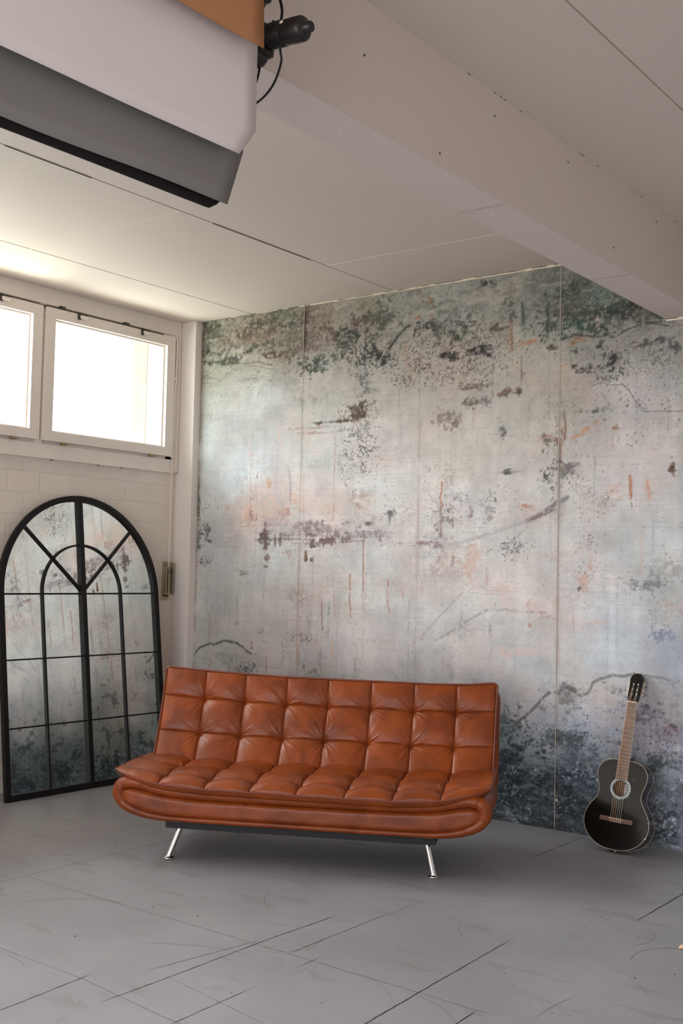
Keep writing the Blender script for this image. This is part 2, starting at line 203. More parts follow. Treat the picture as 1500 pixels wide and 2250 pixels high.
MURAL_BLOBS=[[0.231,3.289,0.12,0.106,62,70,60,0.5,"m"],[0.212,3.167,0.067,0.049,50,48,46,0.8,"m"],[0.309,3.14,0.105,0.056,62,70,60,0.8,"m"],[0.442,3.387,0.277,0.105,62,70,60,0.35,"m"],[0.655,3.241,0.113,0.041,92,74,64,0.7,"m"],[0.453,3.073,0.209,0.049,62,70,60,0.6,"m"],[0.704,3.133,0.09,0.048,70,80,72,0.8,"m"],[0.86,3.151,0.096,0.027,62,70,60,0.5,"m"],[0.898,3.331,0.259,0.087,62,70,60,0.4,"m"],[1.094,3.291,0.076,0.073,62,70,60,0.6,"m"],[1.037,3.065,0.233,0.04,92,74,64,0.9,"m"],[1.289,3.088,0.143,0.039,84,58,48,0.9,"m"],[1.412,3.081,0.065,0.032,92,74,64,0.8,"m"],[1.179,3.281,0.029,0.073,50,48,46,0.8,"s"],[1.219,3.325,0.059,0.079,92,74,64,0.6,"m"],[1.41,3.14,0.181,0.084,92,74,64,0.5,"m"],[1.293,2.958,0.143,0.066,62,70,60,0.6,"m"],[1.415,2.962,0.121,0.052,86,98,88,0.6,"m"],[1.571,3.106,0.118,0.083,62,70,60,0.6,"m"],[1.669,3.143,0.108,0.032,50,48,46,0.5,"m"],[0.724,3.216,0.521,0.153,92,74,64,0.35,"m"],[1.73,3.01,0.172,0.12,50,48,46,0.75,"p"],[1.846,2.951,0.143,0.081,50,48,46,0.8,"p"],[1.903,2.93,0.083,0.044,50,48,46,0.7,"m"],[1.725,3.231,0.115,0.07,92,74,64,0.55,"m"],[1.877,3.244,0.112,0.094,62,70,60,0.45,"m"],[2.002,3.16,0.044,0.031,50,48,46,0.85,"m"],[1.862,3.089,0.045,0.031,62,70,60,0.8,"m"],[1.735,2.821,0.054,0.094,120,120,114,0.6,"m"],[1.768,2.724,0.084,0.056,120,120,114,0.6,"m"],[1.341,2.726,0.32,0.064,165,163,155,0.4,"m"],[2.21,3.111,0.107,0.036,50,48,46,0.7,"m"],[2.299,3.116,0.049,0.036,50,48,46,0.7,"m"],[2.421,3.087,0.204,0.078,62,70,60,0.45,"m"],[2.458,2.964,0.301,0.134,92,74,64,0.42,"p"],[2.628,2.902,0.131,0.041,50,48,46,0.75,"m"],[2.407,2.91,0.09,0.036,50,48,46,0.75,"m"],[2.508,3.017,0.134,0.071,62,70,60,0.45,"m"],[2.197,2.901,0.106,0.091,92,74,64,0.45,"p"],[2.741,3.035,0.113,0.064,92,74,64,0.55,"m"],[2.854,2.993,0.032,0.115,176,108,78,0.45,"s"],[2.495,2.783,0.266,0.077,92,74,64,0.3,"p"],[2.036,2.794,0.095,0.037,50,48,46,0.5,"p"],[2.089,2.881,0.051,0.183,176,108,78,0.28,"s"],[2.453,3.202,0.236,0.09,120,124,114,0.4,"m"],[2.67,3.344,0.092,0.024,62,70,60,0.65,"m"],[2.852,3.151,0.045,0.143,62,70,60,0.4,"m"],[2.28,3.188,0.031,0.067,196,120,80,0.75,"p"],[2.166,3.183,0.028,0.027,196,120,80,0.9,"m"],[2.264,3.28,0.021,0.024,196,120,80,0.9,"m"],[2.948,3.082,0.019,0.068,56,78,66,0.75,"s"],[3.109,3.091,0.016,0.113,48,64,54,0.8,"s"],[3.134,3.088,0.091,0.057,62,70,60,0.6,"m"],[3.183,3.054,0.107,0.084,50,48,46,0.85,"m"],[3.254,3.073,0.177,0.139,62,70,60,0.7,"m"],[3.372,3.058,0.173,0.11,62,70,60,0.75,"m"],[3.285,2.986,0.175,0.061,58,82,68,0.7,"m"],[3.488,3.016,0.141,0.086,62,70,60,0.7,"m"],[3.283,3.207,0.146,0.072,62,70,60,0.5,"m"],[3.458,3.183,0.17,0.071,92,118,108,0.4,"m"],[3.573,3.087,0.138,0.07,50,66,54,0.75,"m"],[3.684,3.067,0.136,0.058,50,48,46,0.9,"m"],[3.793,2.993,0.133,0.022,62,70,60,0.75,"m"],[3.402,3.005,0.035,0.033,60,64,58,0.8,"m"],[3.445,3.008,0.026,0.033,168,150,142,0.9,"m"],[3.33,2.893,0.099,0.025,196,120,80,0.75,"m"],[3.345,2.902,0.035,0.019,176,108,78,0.9,"m"],[3.152,2.876,0.036,0.014,92,74,64,0.9,"m"],[2.982,2.931,0.074,0.015,196,120,80,0.6,"s"],[3.433,2.86,0.034,0.016,62,70,60,0.9,"m"],[3.316,2.845,0.088,0.014,50,48,46,0.5,"m"],[3.49,2.813,0.017,0.021,50,48,46,0.6,"m"],[3.514,2.752,0.078,0.068,50,48,46,0.95,"p"],[3.525,2.756,0.056,0.048,50,48,46,0.85,"m"],[3.37,2.736,0.058,0.025,50,48,46,0.8,"m"],[3.294,2.757,0.029,0.017,50,48,46,0.6,"m"],[3.228,2.763,0.024,0.014,196,120,80,0.8,"m"],[3.713,2.843,0.071,0.023,92,74,64,0.9,"p"],[3.794,2.843,0.133,0.032,80,82,82,0.8,"m"],[3.901,2.797,0.079,0.041,80,82,82,0.7,"m"],[3.822,2.714,0.158,0.078,110,105,104,0.4,"p"],[2.937,2.742,0.032,0.039,170,120,100,0.7,"p"],[2.923,2.63,0.025,0.025,50,48,46,0.6,"m"],[2.633,2.581,0.099,0.04,118,112,104,0.85,"m"],[2.581,2.687,0.133,0.029,92,74,64,0.5,"m"],[2.828,2.638,0.095,0.028,92,74,64,0.6,"m"],[2.38,2.526,0.097,0.053,126,118,110,0.8,"m"],[2.433,2.464,0.055,0.054,116,106,98,0.6,"m"],[2.467,2.491,0.047,0.088,92,74,64,0.3,"p"],[1.74,2.617,0.084,0.05,90,80,70,0.7,"m"],[1.703,2.557,0.115,0.028,92,74,64,0.85,"m"],[1.508,2.538,0.235,0.012,92,74,64,0.6,"m"],[1.347,2.507,0.28,0.013,170,135,120,0.6,"m"],[1.348,2.468,0.241,0.01,150,110,95,0.5,"m"],[1.707,2.416,0.092,0.125,110,112,112,0.6,"p"],[1.653,2.262,0.154,0.081,120,114,118,0.55,"p"],[1.748,2.32,0.114,0.081,96,98,98,0.5,"p"],[2.8,2.383,0.032,0.063,112,114,112,0.7,"m"],[2.868,2.133,0.038,0.023,50,48,46,0.6,"m"],[2.861,2.133,0.089,0.008,112,114,112,0.6,"s"],[3.206,2.112,0.089,0.071,84,84,80,0.65,"m"],[3.295,2.136,0.087,0.049,120,116,118,0.5,"m"],[3.2,2.14,0.015,0.164,92,80,68,0.6,"s"],[3.113,2.365,0.06,0.045,170,130,110,0.5,"p"],[3.21,2.345,0.035,0.077,180,140,122,0.85,"m"],[3.159,2.335,0.066,0.045,92,74,64,0.5,"p"],[3.38,2.363,0.075,0.022,186,142,118,0.8,"m"],[3.337,2.338,0.058,0.013,196,120,80,0.5,"m"],[3.48,2.41,0.023,0.024,92,74,64,0.8,"m"],[3.495,2.369,0.014,0.021,176,108,78,0.9,"m"],[3.551,2.371,0.02,0.021,160,105,70,0.95,"m"],[3.408,2.469,0.074,0.016,50,48,46,0.6,"m"],[3.465,2.479,0.113,0.027,112,114,112,0.4,"m"],[3.231,2.523,0.176,0.083,150,140,130,0.3,"m"],[3.029,2.23,0.028,0.044,186,130,104,0.6,"p"],[3.651,2.031,0.011,0.074,176,108,78,0.7,"s"],[3.747,2.015,0.024,0.099,200,150,130,0.6,"s"],[3.892,2.113,0.019,0.056,92,74,64,0.7,"m"],[3.895,2.118,0.01,0.012,50,48,46,0.8,"s"],[3.827,2.038,0.053,0.067,205,165,148,0.4,"m"],[3.554,2.007,0.084,0.042,205,170,152,0.5,"m"],[3.47,1.969,0.113,0.053,92,74,64,0.22,"p"],[2.965,1.917,0.056,0.011,196,120,80,0.85,"m"],[3.043,1.882,0.037,0.038,190,155,140,0.4,"p"],[0.481,1.948,0.042,0.035,196,120,80,0.5,"m"],[0.894,2.113,0.031,0.04,196,120,80,0.55,"m"],[0.679,2.163,0.018,0.017,176,108,78,0.7,"m"],[0.702,1.9,0.04,0.073,196,120,80,0.4,"s"],[0.77,1.883,0.062,0.134,222,176,150,0.6,"m"],[0.902,1.898,0.298,0.099,224,190,170,0.5,"m"],[1.031,1.912,0.093,0.023,196,120,80,0.5,"m"],[1.178,1.926,0.059,0.071,214,160,132,0.5,"m"],[1.156,1.975,0.247,0.052,220,185,170,0.5,"m"],[1.444,1.938,0.159,0.045,224,192,172,0.55,"m"],[1.679,1.996,0.153,0.044,222,184,160,0.6,"m"],[1.757,1.979,0.091,0.081,222,186,165,0.5,"m"],[1.797,1.885,0.076,0.043,224,186,168,0.5,"m"],[0.738,1.9,0.013,0.134,110,90,88,0.6,"p"],[0.878,1.7,0.052,0.066,108,96,92,0.8,"m"],[1.12,1.765,0.249,0.072,142,126,126,0.4,"m"],[1.368,1.78,0.278,0.057,148,134,134,0.5,"m"],[1.609,1.732,0.267,0.044,142,126,126,0.55,"m"],[1.451,1.7,0.158,0.031,124,108,108,0.6,"m"],[1.876,1.747,0.184,0.043,150,140,146,0.45,"m"],[0.947,1.831,0.255,0.085,180,160,164,0.45,"m"],[0.29,1.785,0.047,0.055,112,114,112,0.6,"m"],[0.297,1.706,0.038,0.024,50,48,46,0.5,"m"],[0.274,1.561,0.067,0.031,50,48,46,0.6,"p"],[0.189,2.012,0.024,0.209,62,70,60,0.4,"m"],[0.205,1.733,0.029,0.138,62,70,60,0.4,"m"],[0.89,1.584,0.035,0.046,96,74,62,0.9,"m"],[0.884,1.522,0.034,0.017,96,74,62,0.85,"m"],[1.105,1.596,0.037,0.039,176,120,92,0.65,"m"],[1.259,1.594,0.017,0.038,110,84,66,0.9,"m"],[1.313,1.576,0.016,0.016,96,74,62,0.95,"m"],[0.695,1.466,0.054,0.02,112,114,112,0.5,"m"],[0.622,1.096,0.019,0.01,112,114,112,0.8,"s"],[0.864,1.058,0.022,0.026,150,128,120,0.6,"m"],[0.78,0.955,0.022,0.029,150,120,104,0.6,"m"],[0.629,0.797,0.265,0.079,150,146,142,0.4,"m"],[0.742,0.778,0.097,0.033,50,48,46,0.5,"p"],[1.262,0.821,0.016,0.028,110,92,74,0.9,"m"],[1.316,0.787,0.016,0.016,84,66,52,0.9,"m"],[1.14,1.152,0.246,0.096,190,168,162,0.3,"p"],[1.247,1.03,0.123,0.039,92,74,64,0.35,"p"],[2.13,1.881,0.071,0.09,92,74,64,0.15,"p"],[2.427,1.906,0.048,0.035,50,48,46,0.55,"p"],[2.368,1.922,0.017,0.021,150,90,60,0.8,"m"],[2.457,1.929,0.014,0.015,110,80,62,0.9,"m"],[2.411,1.848,0.075,0.1,130,116,118,0.5,"m"],[2.579,1.889,0.027,0.086,160,130,134,0.55,"m"],[2.727,1.901,0.032,0.085,150,140,142,0.5,"m"],[2.769,1.929,0.009,0.074,50,48,46,0.5,"p"],[1.984,1.883,0.044,0.024,112,114,112,0.6,"m"],[1.966,1.853,0.011,0.043,90,86,86,0.7,"s"],[1.977,1.877,0.014,0.015,50,48,46,0.6,"s"],[1.799,1.824,0.034,0.013,112,114,112,0.6,"m"],[2.276,1.672,0.206,0.024,140,112,120,0.65,"m"],[2.344,1.731,0.137,0.041,150,146,150,0.4,"m"],[2.389,1.585,0.031,0.076,196,150,140,0.65,"m"],[2.467,1.571,0.017,0.052,120,92,88,0.6,"m"],[2.518,1.557,0.041,0.057,196,160,150,0.5,"p"],[2.635,1.559,0.059,0.128,206,168,152,0.55,"m"],[2.702,1.46,0.045,0.039,210,160,134,0.75,"m"],[2.847,1.394,0.063,0.028,214,186,176,0.6,"m"],[2.875,1.66,0.094,0.033,50,48,46,0.4,"p"],[3.387,1.703,0.04,0.043,130,110,116,0.6,"p"],[3.405,1.61,0.02,0.032,212,158,130,0.95,"m"],[3.397,1.556,0.038,0.037,210,156,128,0.9,"m"],[3.375,1.462,0.04,0.048,206,168,152,0.75,"m"],[3.419,1.41,0.011,0.018,206,160,140,0.7,"m"],[3.338,1.421,0.012,0.016,92,74,64,0.6,"m"],[3.204,1.323,0.036,0.044,196,168,158,0.8,"m"],[3.081,1.305,0.025,0.039,200,172,162,0.6,"m"],[3.011,1.316,0.018,0.039,200,166,152,0.6,"m"],[3.051,1.276,0.067,0.008,170,140,132,0.6,"m"],[3.158,1.24,0.089,0.017,176,158,154,0.5,"m"],[3.022,1.198,0.012,0.014,196,120,90,0.7,"m"],[3.305,1.233,0.009,0.081,176,158,152,0.5,"s"],[3.204,1.134,0.018,0.189,190,170,164,0.4,"s"],[2.916,1.035,0.154,0.038,212,190,184,0.55,"m"],[3.449,1.226,0.085,0.024,208,176,160,0.4,"m"],[3.764,1.471,0.119,0.046,120,124,126,0.5,"m"],[3.897,1.335,0.052,0.066,190,160,152,0.45,"p"],[3.805,1.293,0.008,0.076,150,150,154,0.5,"s"],[3.885,1.17,0.078,0.041,140,146,166,0.6,"m"],[3.814,1.153,0.021,0.023,140,146,160,0.6,"m"],[2.042,0.953,0.214,0.149,200,180,176,0.25,"p"],[2.661,1.02,0.192,0.113,208,186,178,0.3,"m"],[2.817,1.337,0.126,0.084,214,192,184,0.4,"m"],[2.141,1.374,0.092,0.048,206,176,168,0.4,"p"],[2.126,1.552,0.057,0.066,190,160,156,0.4,"p"],[1.652,1.576,0.034,0.027,204,168,158,0.4,"m"],[3.296,0.765,0.064,0.106,120,120,118,0.45,"m"],[3.281,0.83,0.075,0.032,116,112,114,0.6,"m"],[3.255,0.548,0.144,0.037,70,78,82,0.55,"m"],[3.197,0.489,0.174,0.054,96,104,112,0.5,"m"],[3.109,0.411,0.089,0.016,50,48,46,0.5,"m"],[3.198,0.414,0.035,0.024,84,100,98,0.7,"m"],[2.876,0.563,0.05,0.11,66,80,84,0.75,"m"],[2.94,0.46,0.08,0.022,52,62,64,0.9,"m"],[2.85,0.643,0.019,0.083,84,100,100,0.6,"m"],[2.864,0.314,0.124,0.11,48,56,66,0.6,"m"],[3.019,0.306,0.18,0.081,48,56,66,0.8,"m"],[3.199,0.329,0.146,0.037,56,66,74,0.75,"m"],[2.929,0.172,0.092,0.163,40,46,50,0.6,"m"],[3.287,0.34,0.171,0.053,48,56,66,0.6,"m"],[2.9,0.059,0.043,0.038,190,200,205,0.6,"p"],[3.26,0.178,0.172,0.132,40,44,50,0.5,"m"],[3.113,0.117,0.059,0.016,150,170,185,0.45,"p"],[3.287,0.366,0.114,0.021,160,168,180,0.45,"p"],[2.866,0.232,0.031,0.055,150,165,175,0.45,"p"],[3.811,0.457,0.156,0.051,60,66,72,0.5,"m"],[3.756,0.754,0.158,0.05,150,130,142,0.5,"m"],[3.756,0.729,0.106,0.066,100,98,108,0.4,"m"],[3.914,0.669,0.077,0.035,120,96,108,0.6,"m"],[3.863,0.563,0.154,0.035,190,196,205,0.5,"m"],[3.785,0.403,0.079,0.151,60,66,70,0.5,"m"],[3.916,0.37,0.077,0.124,150,158,170,0.55,"m"],[3.892,0.068,0.077,0.064,60,66,76,0.6,"m"],[3.918,0.023,0.076,0.02,180,184,200,0.7,"m"],[3.707,0.14,0.106,0.152,60,66,70,0.5,"m"],[3.861,0.915,0.077,0.035,130,130,136,0.4,"m"],[3.399,0.616,0.113,0.052,150,156,170,0.4,"m"],[3.4,0.511,0.085,0.036,84,90,100,0.6,"m"],[0.837,-0.067,0.298,0.064,40,50,50,0.7,"m"],[1.416,0.134,0.235,0.08,44,58,58,0.7,"m"],[1.988,0.176,0.214,0.059,44,52,56,0.6,"m"],[1.086,0.189,0.092,0.07,44,54,54,0.85,"m"],[1.799,0.302,0.097,0.06,54,64,66,0.7,"m"],[0.475,0.018,0.136,0.087,60,74,72,0.6,"m"],[2.338,0.335,0.102,0.057,60,70,74,0.6,"m"],[1.618,-0.054,0.227,0.06,140,158,160,0.4,"p"],[2.573,0.419,0.13,0.04,70,82,86,0.7,"m"]]
MURAL_STROKES=[[[[0.179,0.828],[0.234,0.893],[0.356,0.935],[0.394,0.93],[0.504,0.963],[0.623,0.953],[0.678,0.933],[0.724,0.896],[0.769,0.885]],0.013,84,90,84,0.85],[[[2.82,0.527],[2.923,0.59],[2.984,0.637],[3.065,0.712],[3.119,0.771],[3.154,0.799]],0.013,92,90,94,0.8],[[[3.245,0.868],[3.316,0.825],[3.354,0.797],[3.397,0.816],[3.416,0.849],[3.424,0.882],[3.458,0.903],[3.55,0.933],[3.619,0.928],[3.687,0.953]],0.011,110,106,104,0.7],[[[3.722,0.956],[3.781,0.945],[3.847,0.947],[3.9,0.918],[3.918,0.89]],0.01,120,114,112,0.6],[[[3.253,1.961],[3.185,1.935],[3.119,1.895],[3.059,1.854],[2.997,1.836]],0.019,104,98,98,0.75],[[[3.164,1.894],[3.119,1.873],[3.028,1.841]],0.011,100,96,96,0.7],[[[2.997,1.836],[2.873,1.792],[2.681,1.736],[2.516,1.696],[2.345,1.678]],0.017,160,158,160,0.55],[[[2.998,1.8],[2.906,1.716],[2.843,1.674]],0.011,150,148,148,0.4],[[[2.548,1.379],[2.456,1.302],[2.396,1.241],[2.321,1.168],[2.236,1.076]],0.011,168,162,162,0.5],[[[2.721,1.277],[2.575,1.197],[2.442,1.116],[2.324,1.058]],0.011,150,148,148,0.6],[[[2.174,3.146],[2.073,3.133],[2.015,3.088],[1.964,3.029],[1.943,2.994]],0.016,62,60,54,0.85],[[[3.22,2.933],[3.292,2.938],[3.403,2.918],[3.495,2.921],[3.532,2.901]],0.011,70,72,64,0.8],[[[3.546,2.896],[3.608,2.927],[3.685,2.955],[3.794,2.958],[3.895,2.951]],0.008,70,72,66,0.8],[[[3.671,2.978],[3.767,2.956],[3.874,2.928]],0.008,64,64,58,0.7],[[[3.406,2.624],[3.469,2.64],[3.535,2.618],[3.599,2.621],[3.638,2.58],[3.675,2.522],[3.743,2.446],[3.851,2.441],[3.956,2.439]],0.004,96,86,84,0.7],[[[3.478,2.564],[3.516,2.502]],0.011,130,122,122,0.5],[[[3.661,2.539],[3.722,2.447]],0.005,110,100,100,0.6],[[[0.455,3.038],[0.585,3.036],[0.64,3.02],[0.757,3.026],[0.82,3.01],[0.896,2.989]],0.009,110,104,92,0.8],[[[0.479,3.015],[0.54,2.982],[0.595,3.004],[0.731,2.998],[0.932,2.952]],0.007,130,124,110,0.7],[[[0.186,2.951],[0.317,2.94],[0.389,2.912],[0.457,2.969]],0.008,130,124,112,0.7],[[[0.187,2.916],[0.366,2.901],[0.458,2.948]],0.007,140,134,120,0.6],[[[0.185,2.972],[0.278,2.954]],0.007,120,116,104,0.6],[[[0.772,3.116],[0.838,3.129],[0.896,3.113],[0.939,3.152]],0.007,80,76,66,0.7],[[[0.764,3.103],[0.861,3.107],[0.922,3.134]],0.007,80,76,66,0.6],[[[1.571,3.138],[1.63,3.144],[1.681,3.116],[1.727,3.136]],0.008,60,62,54,0.8],[[[1.587,3.12],[1.65,3.1],[1.712,3.125]],0.008,60,62,54,0.7],[[[0.487,3.173],[0.442,3.116],[0.425,3.076]],0.018,90,80,68,0.7],[[[2.982,2.936],[3.028,2.937]],0.011,180,110,80,0.7],[[[2.919,2.909],[3.031,2.942]],0.008,190,130,100,0.6],[[[2.853,3.079],[2.867,2.992],[2.875,2.891]],0.009,130,84,64,0.7],[[[3.232,2.462],[3.242,2.385],[3.234,2.317]],0.009,120,84,70,0.7],[[[3.143,2.349],[3.18,2.311],[3.204,2.277],[3.205,2.195]],0.011,130,92,74,0.6],[[[3.052,2.318],[3.113,2.337],[3.143,2.349]],0.008,180,130,110,0.6],[[[3.278,2.322],[3.337,2.338],[3.365,2.372],[3.423,2.387],[3.443,2.413]],0.014,184,138,112,0.8],[[[3.642,2.083],[3.649,2.004],[3.655,1.96]],0.01,176,112,82,0.8],[[[3.752,2.054],[3.761,1.949]],0.01,200,140,112,0.6],[[[3.887,2.139],[3.9,2.075]],0.011,110,86,74,0.7],[[[2.375,2.077],[2.373,2.025],[2.36,1.981],[2.382,1.936]],0.008,176,120,92,0.8],[[[2.365,1.907],[2.372,1.731]],0.012,130,104,100,0.6],[[[2.457,1.92],[2.456,1.789]],0.012,140,116,112,0.6],[[[1.407,1.283],[1.413,1.195],[1.421,1.086]],0.007,140,100,86,0.8],[[[1.513,1.356],[1.526,1.153]],0.007,190,150,138,0.7],[[[1.65,1.477],[1.651,1.298],[1.666,1.19]],0.009,170,128,114,0.8],[[[1.752,1.701],[1.765,1.363]],0.009,170,124,108,0.8],[[[1.765,1.363],[1.764,1.225]],0.009,200,168,156,0.6],[[[1.961,1.444],[1.969,1.278],[1.985,1.234]],0.009,180,134,120,0.7],[[[2.06,1.431],[2.088,1.342]],0.009,196,156,146,0.6],[[[1.506,1.012],[1.508,0.826]],0.013,200,164,144,0.7],[[[1.198,1.011],[1.211,0.868]],0.012,196,166,150,0.6],[[[0.914,0.881],[0.922,0.758]],0.009,160,120,104,0.7],[[[1.393,0.912],[1.395,0.843]],0.01,150,140,138,0.7],[[[1.708,0.916],[1.71,0.822]],0.01,150,140,140,0.6],[[[0.611,1.296],[0.622,1.103]],0.013,150,152,150,0.5],[[[0.942,2.243],[0.958,2.028]],0.013,186,182,188,0.6],[[[1.076,2.238],[1.101,2.123],[1.096,1.993]],0.01,160,150,156,0.6],[[[0.985,2.539],[0.994,2.373]],0.008,214,170,160,0.7],[[[0.683,2.456],[0.7,2.337]],0.01,222,184,172,0.6],[[[0.873,1.832],[0.879,1.65]],0.02,110,84,84,0.7],[[[0.963,1.739],[0.97,1.667]],0.013,90,76,78,0.8],[[[1.015,1.749],[1.021,1.674]],0.013,100,80,80,0.7],[[[1.405,1.764],[1.412,1.669]],0.013,120,94,98,0.6],[[[1.482,1.732],[1.488,1.675]],0.012,130,104,108,0.6],[[[0.776,1.709],[1.037,1.719],[1.37,1.713],[1.648,1.719]],0.006,104,90,90,0.6],[[[1.123,1.684],[1.451,1.694],[1.764,1.707]],0.005,116,102,102,0.6],[[[1.036,1.745],[1.328,1.748]],0.005,116,102,102,0.6],[[[3.519,2.757],[3.525,2.71]],0.008,60,58,58,0.5],[[[2.419,3.176],[2.428,3.11]],0.009,92,94,84,0.6],[[[2.461,3.171],[2.465,3.126]],0.009,92,94,84,0.5],[[[2.934,3.184],[2.949,3.048]],0.011,64,84,72,0.8],[[[3.106,3.133],[3.111,2.956]],0.014,56,70,60,0.8],[[[3.018,3.017],[3.018,2.975]],0.009,90,96,84,0.6],[[[3.263,2.864],[3.264,2.768]],0.011,110,124,112,0.6],[[[3.301,2.86],[3.302,2.825]],0.009,84,96,84,0.7]]
MURAL_SPATTER=[[0.461,2.865,0.276,0.139,170,70,62,52,0.0046],[0.248,2.847,0.077,0.21,90,70,62,52,0.0046],[0.734,2.91,0.265,0.102,120,70,62,52,0.0043],[1.691,3.03,0.192,0.143,600,50,50,46,0.0051],[1.847,2.904,0.15,0.093,350,46,46,42,0.0057],[0.724,3.216,0.521,0.17,420,74,66,56,0.0046],[1.328,3.149,0.243,0.163,260,84,70,60,0.0051],[2.458,2.934,0.398,0.178,900,70,60,52,0.0057],[2.461,2.786,0.365,0.089,300,80,66,56,0.0046],[2.215,2.869,0.141,0.182,260,90,68,54,0.0051],[2.66,2.971,0.227,0.174,400,70,56,48,0.0051],[2.097,3.339,0.215,0.123,110,90,84,74,0.0037],[2.721,3.255,0.288,0.116,160,96,94,86,0.0037],[3.254,3.073,0.205,0.167,500,48,54,46,0.0074],[3.517,3.013,0.168,0.108,300,50,56,48,0.0074],[3.074,3.011,0.152,0.169,240,80,84,76,0.0051],[3.519,2.749,0.096,0.081,420,44,42,42,0.0057],[3.631,2.732,0.164,0.133,240,84,76,74,0.0046],[3.796,2.586,0.185,0.183,300,74,64,60,0.0049],[3.744,2.406,0.212,0.13,240,70,60,56,0.0046],[3.407,2.51,0.171,0.108,120,80,72,66,0.0049],[3.499,1.942,0.167,0.08,170,96,76,72,0.0043],[3.206,2.14,0.118,0.165,300,84,78,72,0.0069],[3.295,2.109,0.174,0.081,160,110,106,104,0.0063],[1.709,2.322,0.153,0.249,420,84,80,80,0.0063],[1.702,2.588,0.154,0.062,220,72,60,50,0.0057],[1.181,2.51,0.328,0.097,60,150,130,120,0.0043],[0.475,2.485,0.275,0.172,60,160,150,144,0.004],[0.283,1.94,0.124,0.089,70,74,70,68,0.0049],[0.244,1.733,0.076,0.207,100,80,78,74,0.0057],[0.278,1.458,0.095,0.172,80,80,76,72,0.0049],[0.352,2.008,0.279,0.206,50,110,106,104,0.0037],[1.118,1.83,0.409,0.195,420,144,126,122,0.0049],[1.53,1.732,0.421,0.082,420,124,108,106,0.0049],[1.123,1.668,0.369,0.097,170,120,96,92,0.0049],[0.767,1.966,0.035,0.333,90,96,80,78,0.0057],[1.949,1.823,0.289,0.122,200,130,116,120,0.0051],[2.305,1.967,0.206,0.177,260,90,78,74,0.0043],[2.428,1.877,0.101,0.117,260,84,70,68,0.0051],[2.743,1.901,0.16,0.142,240,96,84,84,0.0046],[2.875,1.66,0.14,0.061,170,64,58,56,0.0051],[2.4,1.556,0.102,0.146,200,150,112,104,0.0046],[2.552,1.558,0.164,0.144,220,150,120,112,0.0046],[3.387,1.676,0.058,0.16,240,110,88,84,0.0049],[3.361,1.435,0.069,0.107,90,140,108,96,0.0051],[3.668,1.599,0.188,0.156,90,110,100,98,0.0043],[3.778,1.459,0.157,0.067,160,110,112,112,0.0063],[3.884,1.296,0.093,0.126,130,120,96,92,0.0051],[3.833,1.167,0.13,0.076,100,120,124,136,0.0069],[1.185,1.026,0.245,0.127,240,110,92,86,0.0043],[1.222,1.188,0.323,0.191,240,150,124,116,0.0043],[1.505,1.199,0.347,0.249,300,160,134,126,0.0043],[0.719,0.787,0.132,0.053,150,70,64,58,0.0046],[2.005,1.01,0.354,0.149,240,160,142,138,0.0043],[2.659,1.105,0.47,0.17,260,170,146,138,0.0046],[2.255,0.995,0.206,0.117,140,130,124,124,0.0057],[3.253,0.708,0.173,0.16,120,110,108,110,0.0069],[3.566,0.737,0.163,0.155,90,66,66,76,0.0063],[3.703,0.698,0.159,0.153,260,66,66,76,0.0063],[3.81,0.557,0.156,0.075,260,60,64,72,0.0063],[3.371,0.508,0.169,0.068,300,52,58,66,0.0069],[3.137,0.509,0.177,0.081,300,60,68,74,0.0074],[2.989,0.302,0.239,0.162,600,36,42,48,0.0086],[3.229,0.253,0.23,0.159,500,36,40,46,0.0086],[3.287,0.366,0.227,0.052,220,150,160,172,0.0074],[2.898,0.154,0.111,0.136,160,150,165,170,0.0069],[3.143,0.108,0.232,0.107,160,130,145,160,0.0069],[3.891,0.267,0.127,0.224,400,60,66,76,0.0086],[3.891,0.167,0.128,0.198,300,170,176,190,0.0086],[2.892,0.537,0.093,0.137,240,50,60,64,0.0086],[2.137,1.552,0.211,0.178,160,150,128,122,0.0046],[3.065,1.4,0.354,0.219,160,170,150,144,0.0043],[1.008,-0.012,0.568,0.159,900,36,46,46,0.0091],[1.989,0.117,0.488,0.147,800,38,46,50,0.0091],[1.215,0.078,0.551,0.125,260,150,170,170,0.0086]]

# ------------------------------------------------------------------ the room
XR, YB = 8.4, -8.5                     # right wall and wall behind the photographer
WZ0, WZ1, WY0 = 2.30, 3.30, -0.115     # window strip opening in the left wall
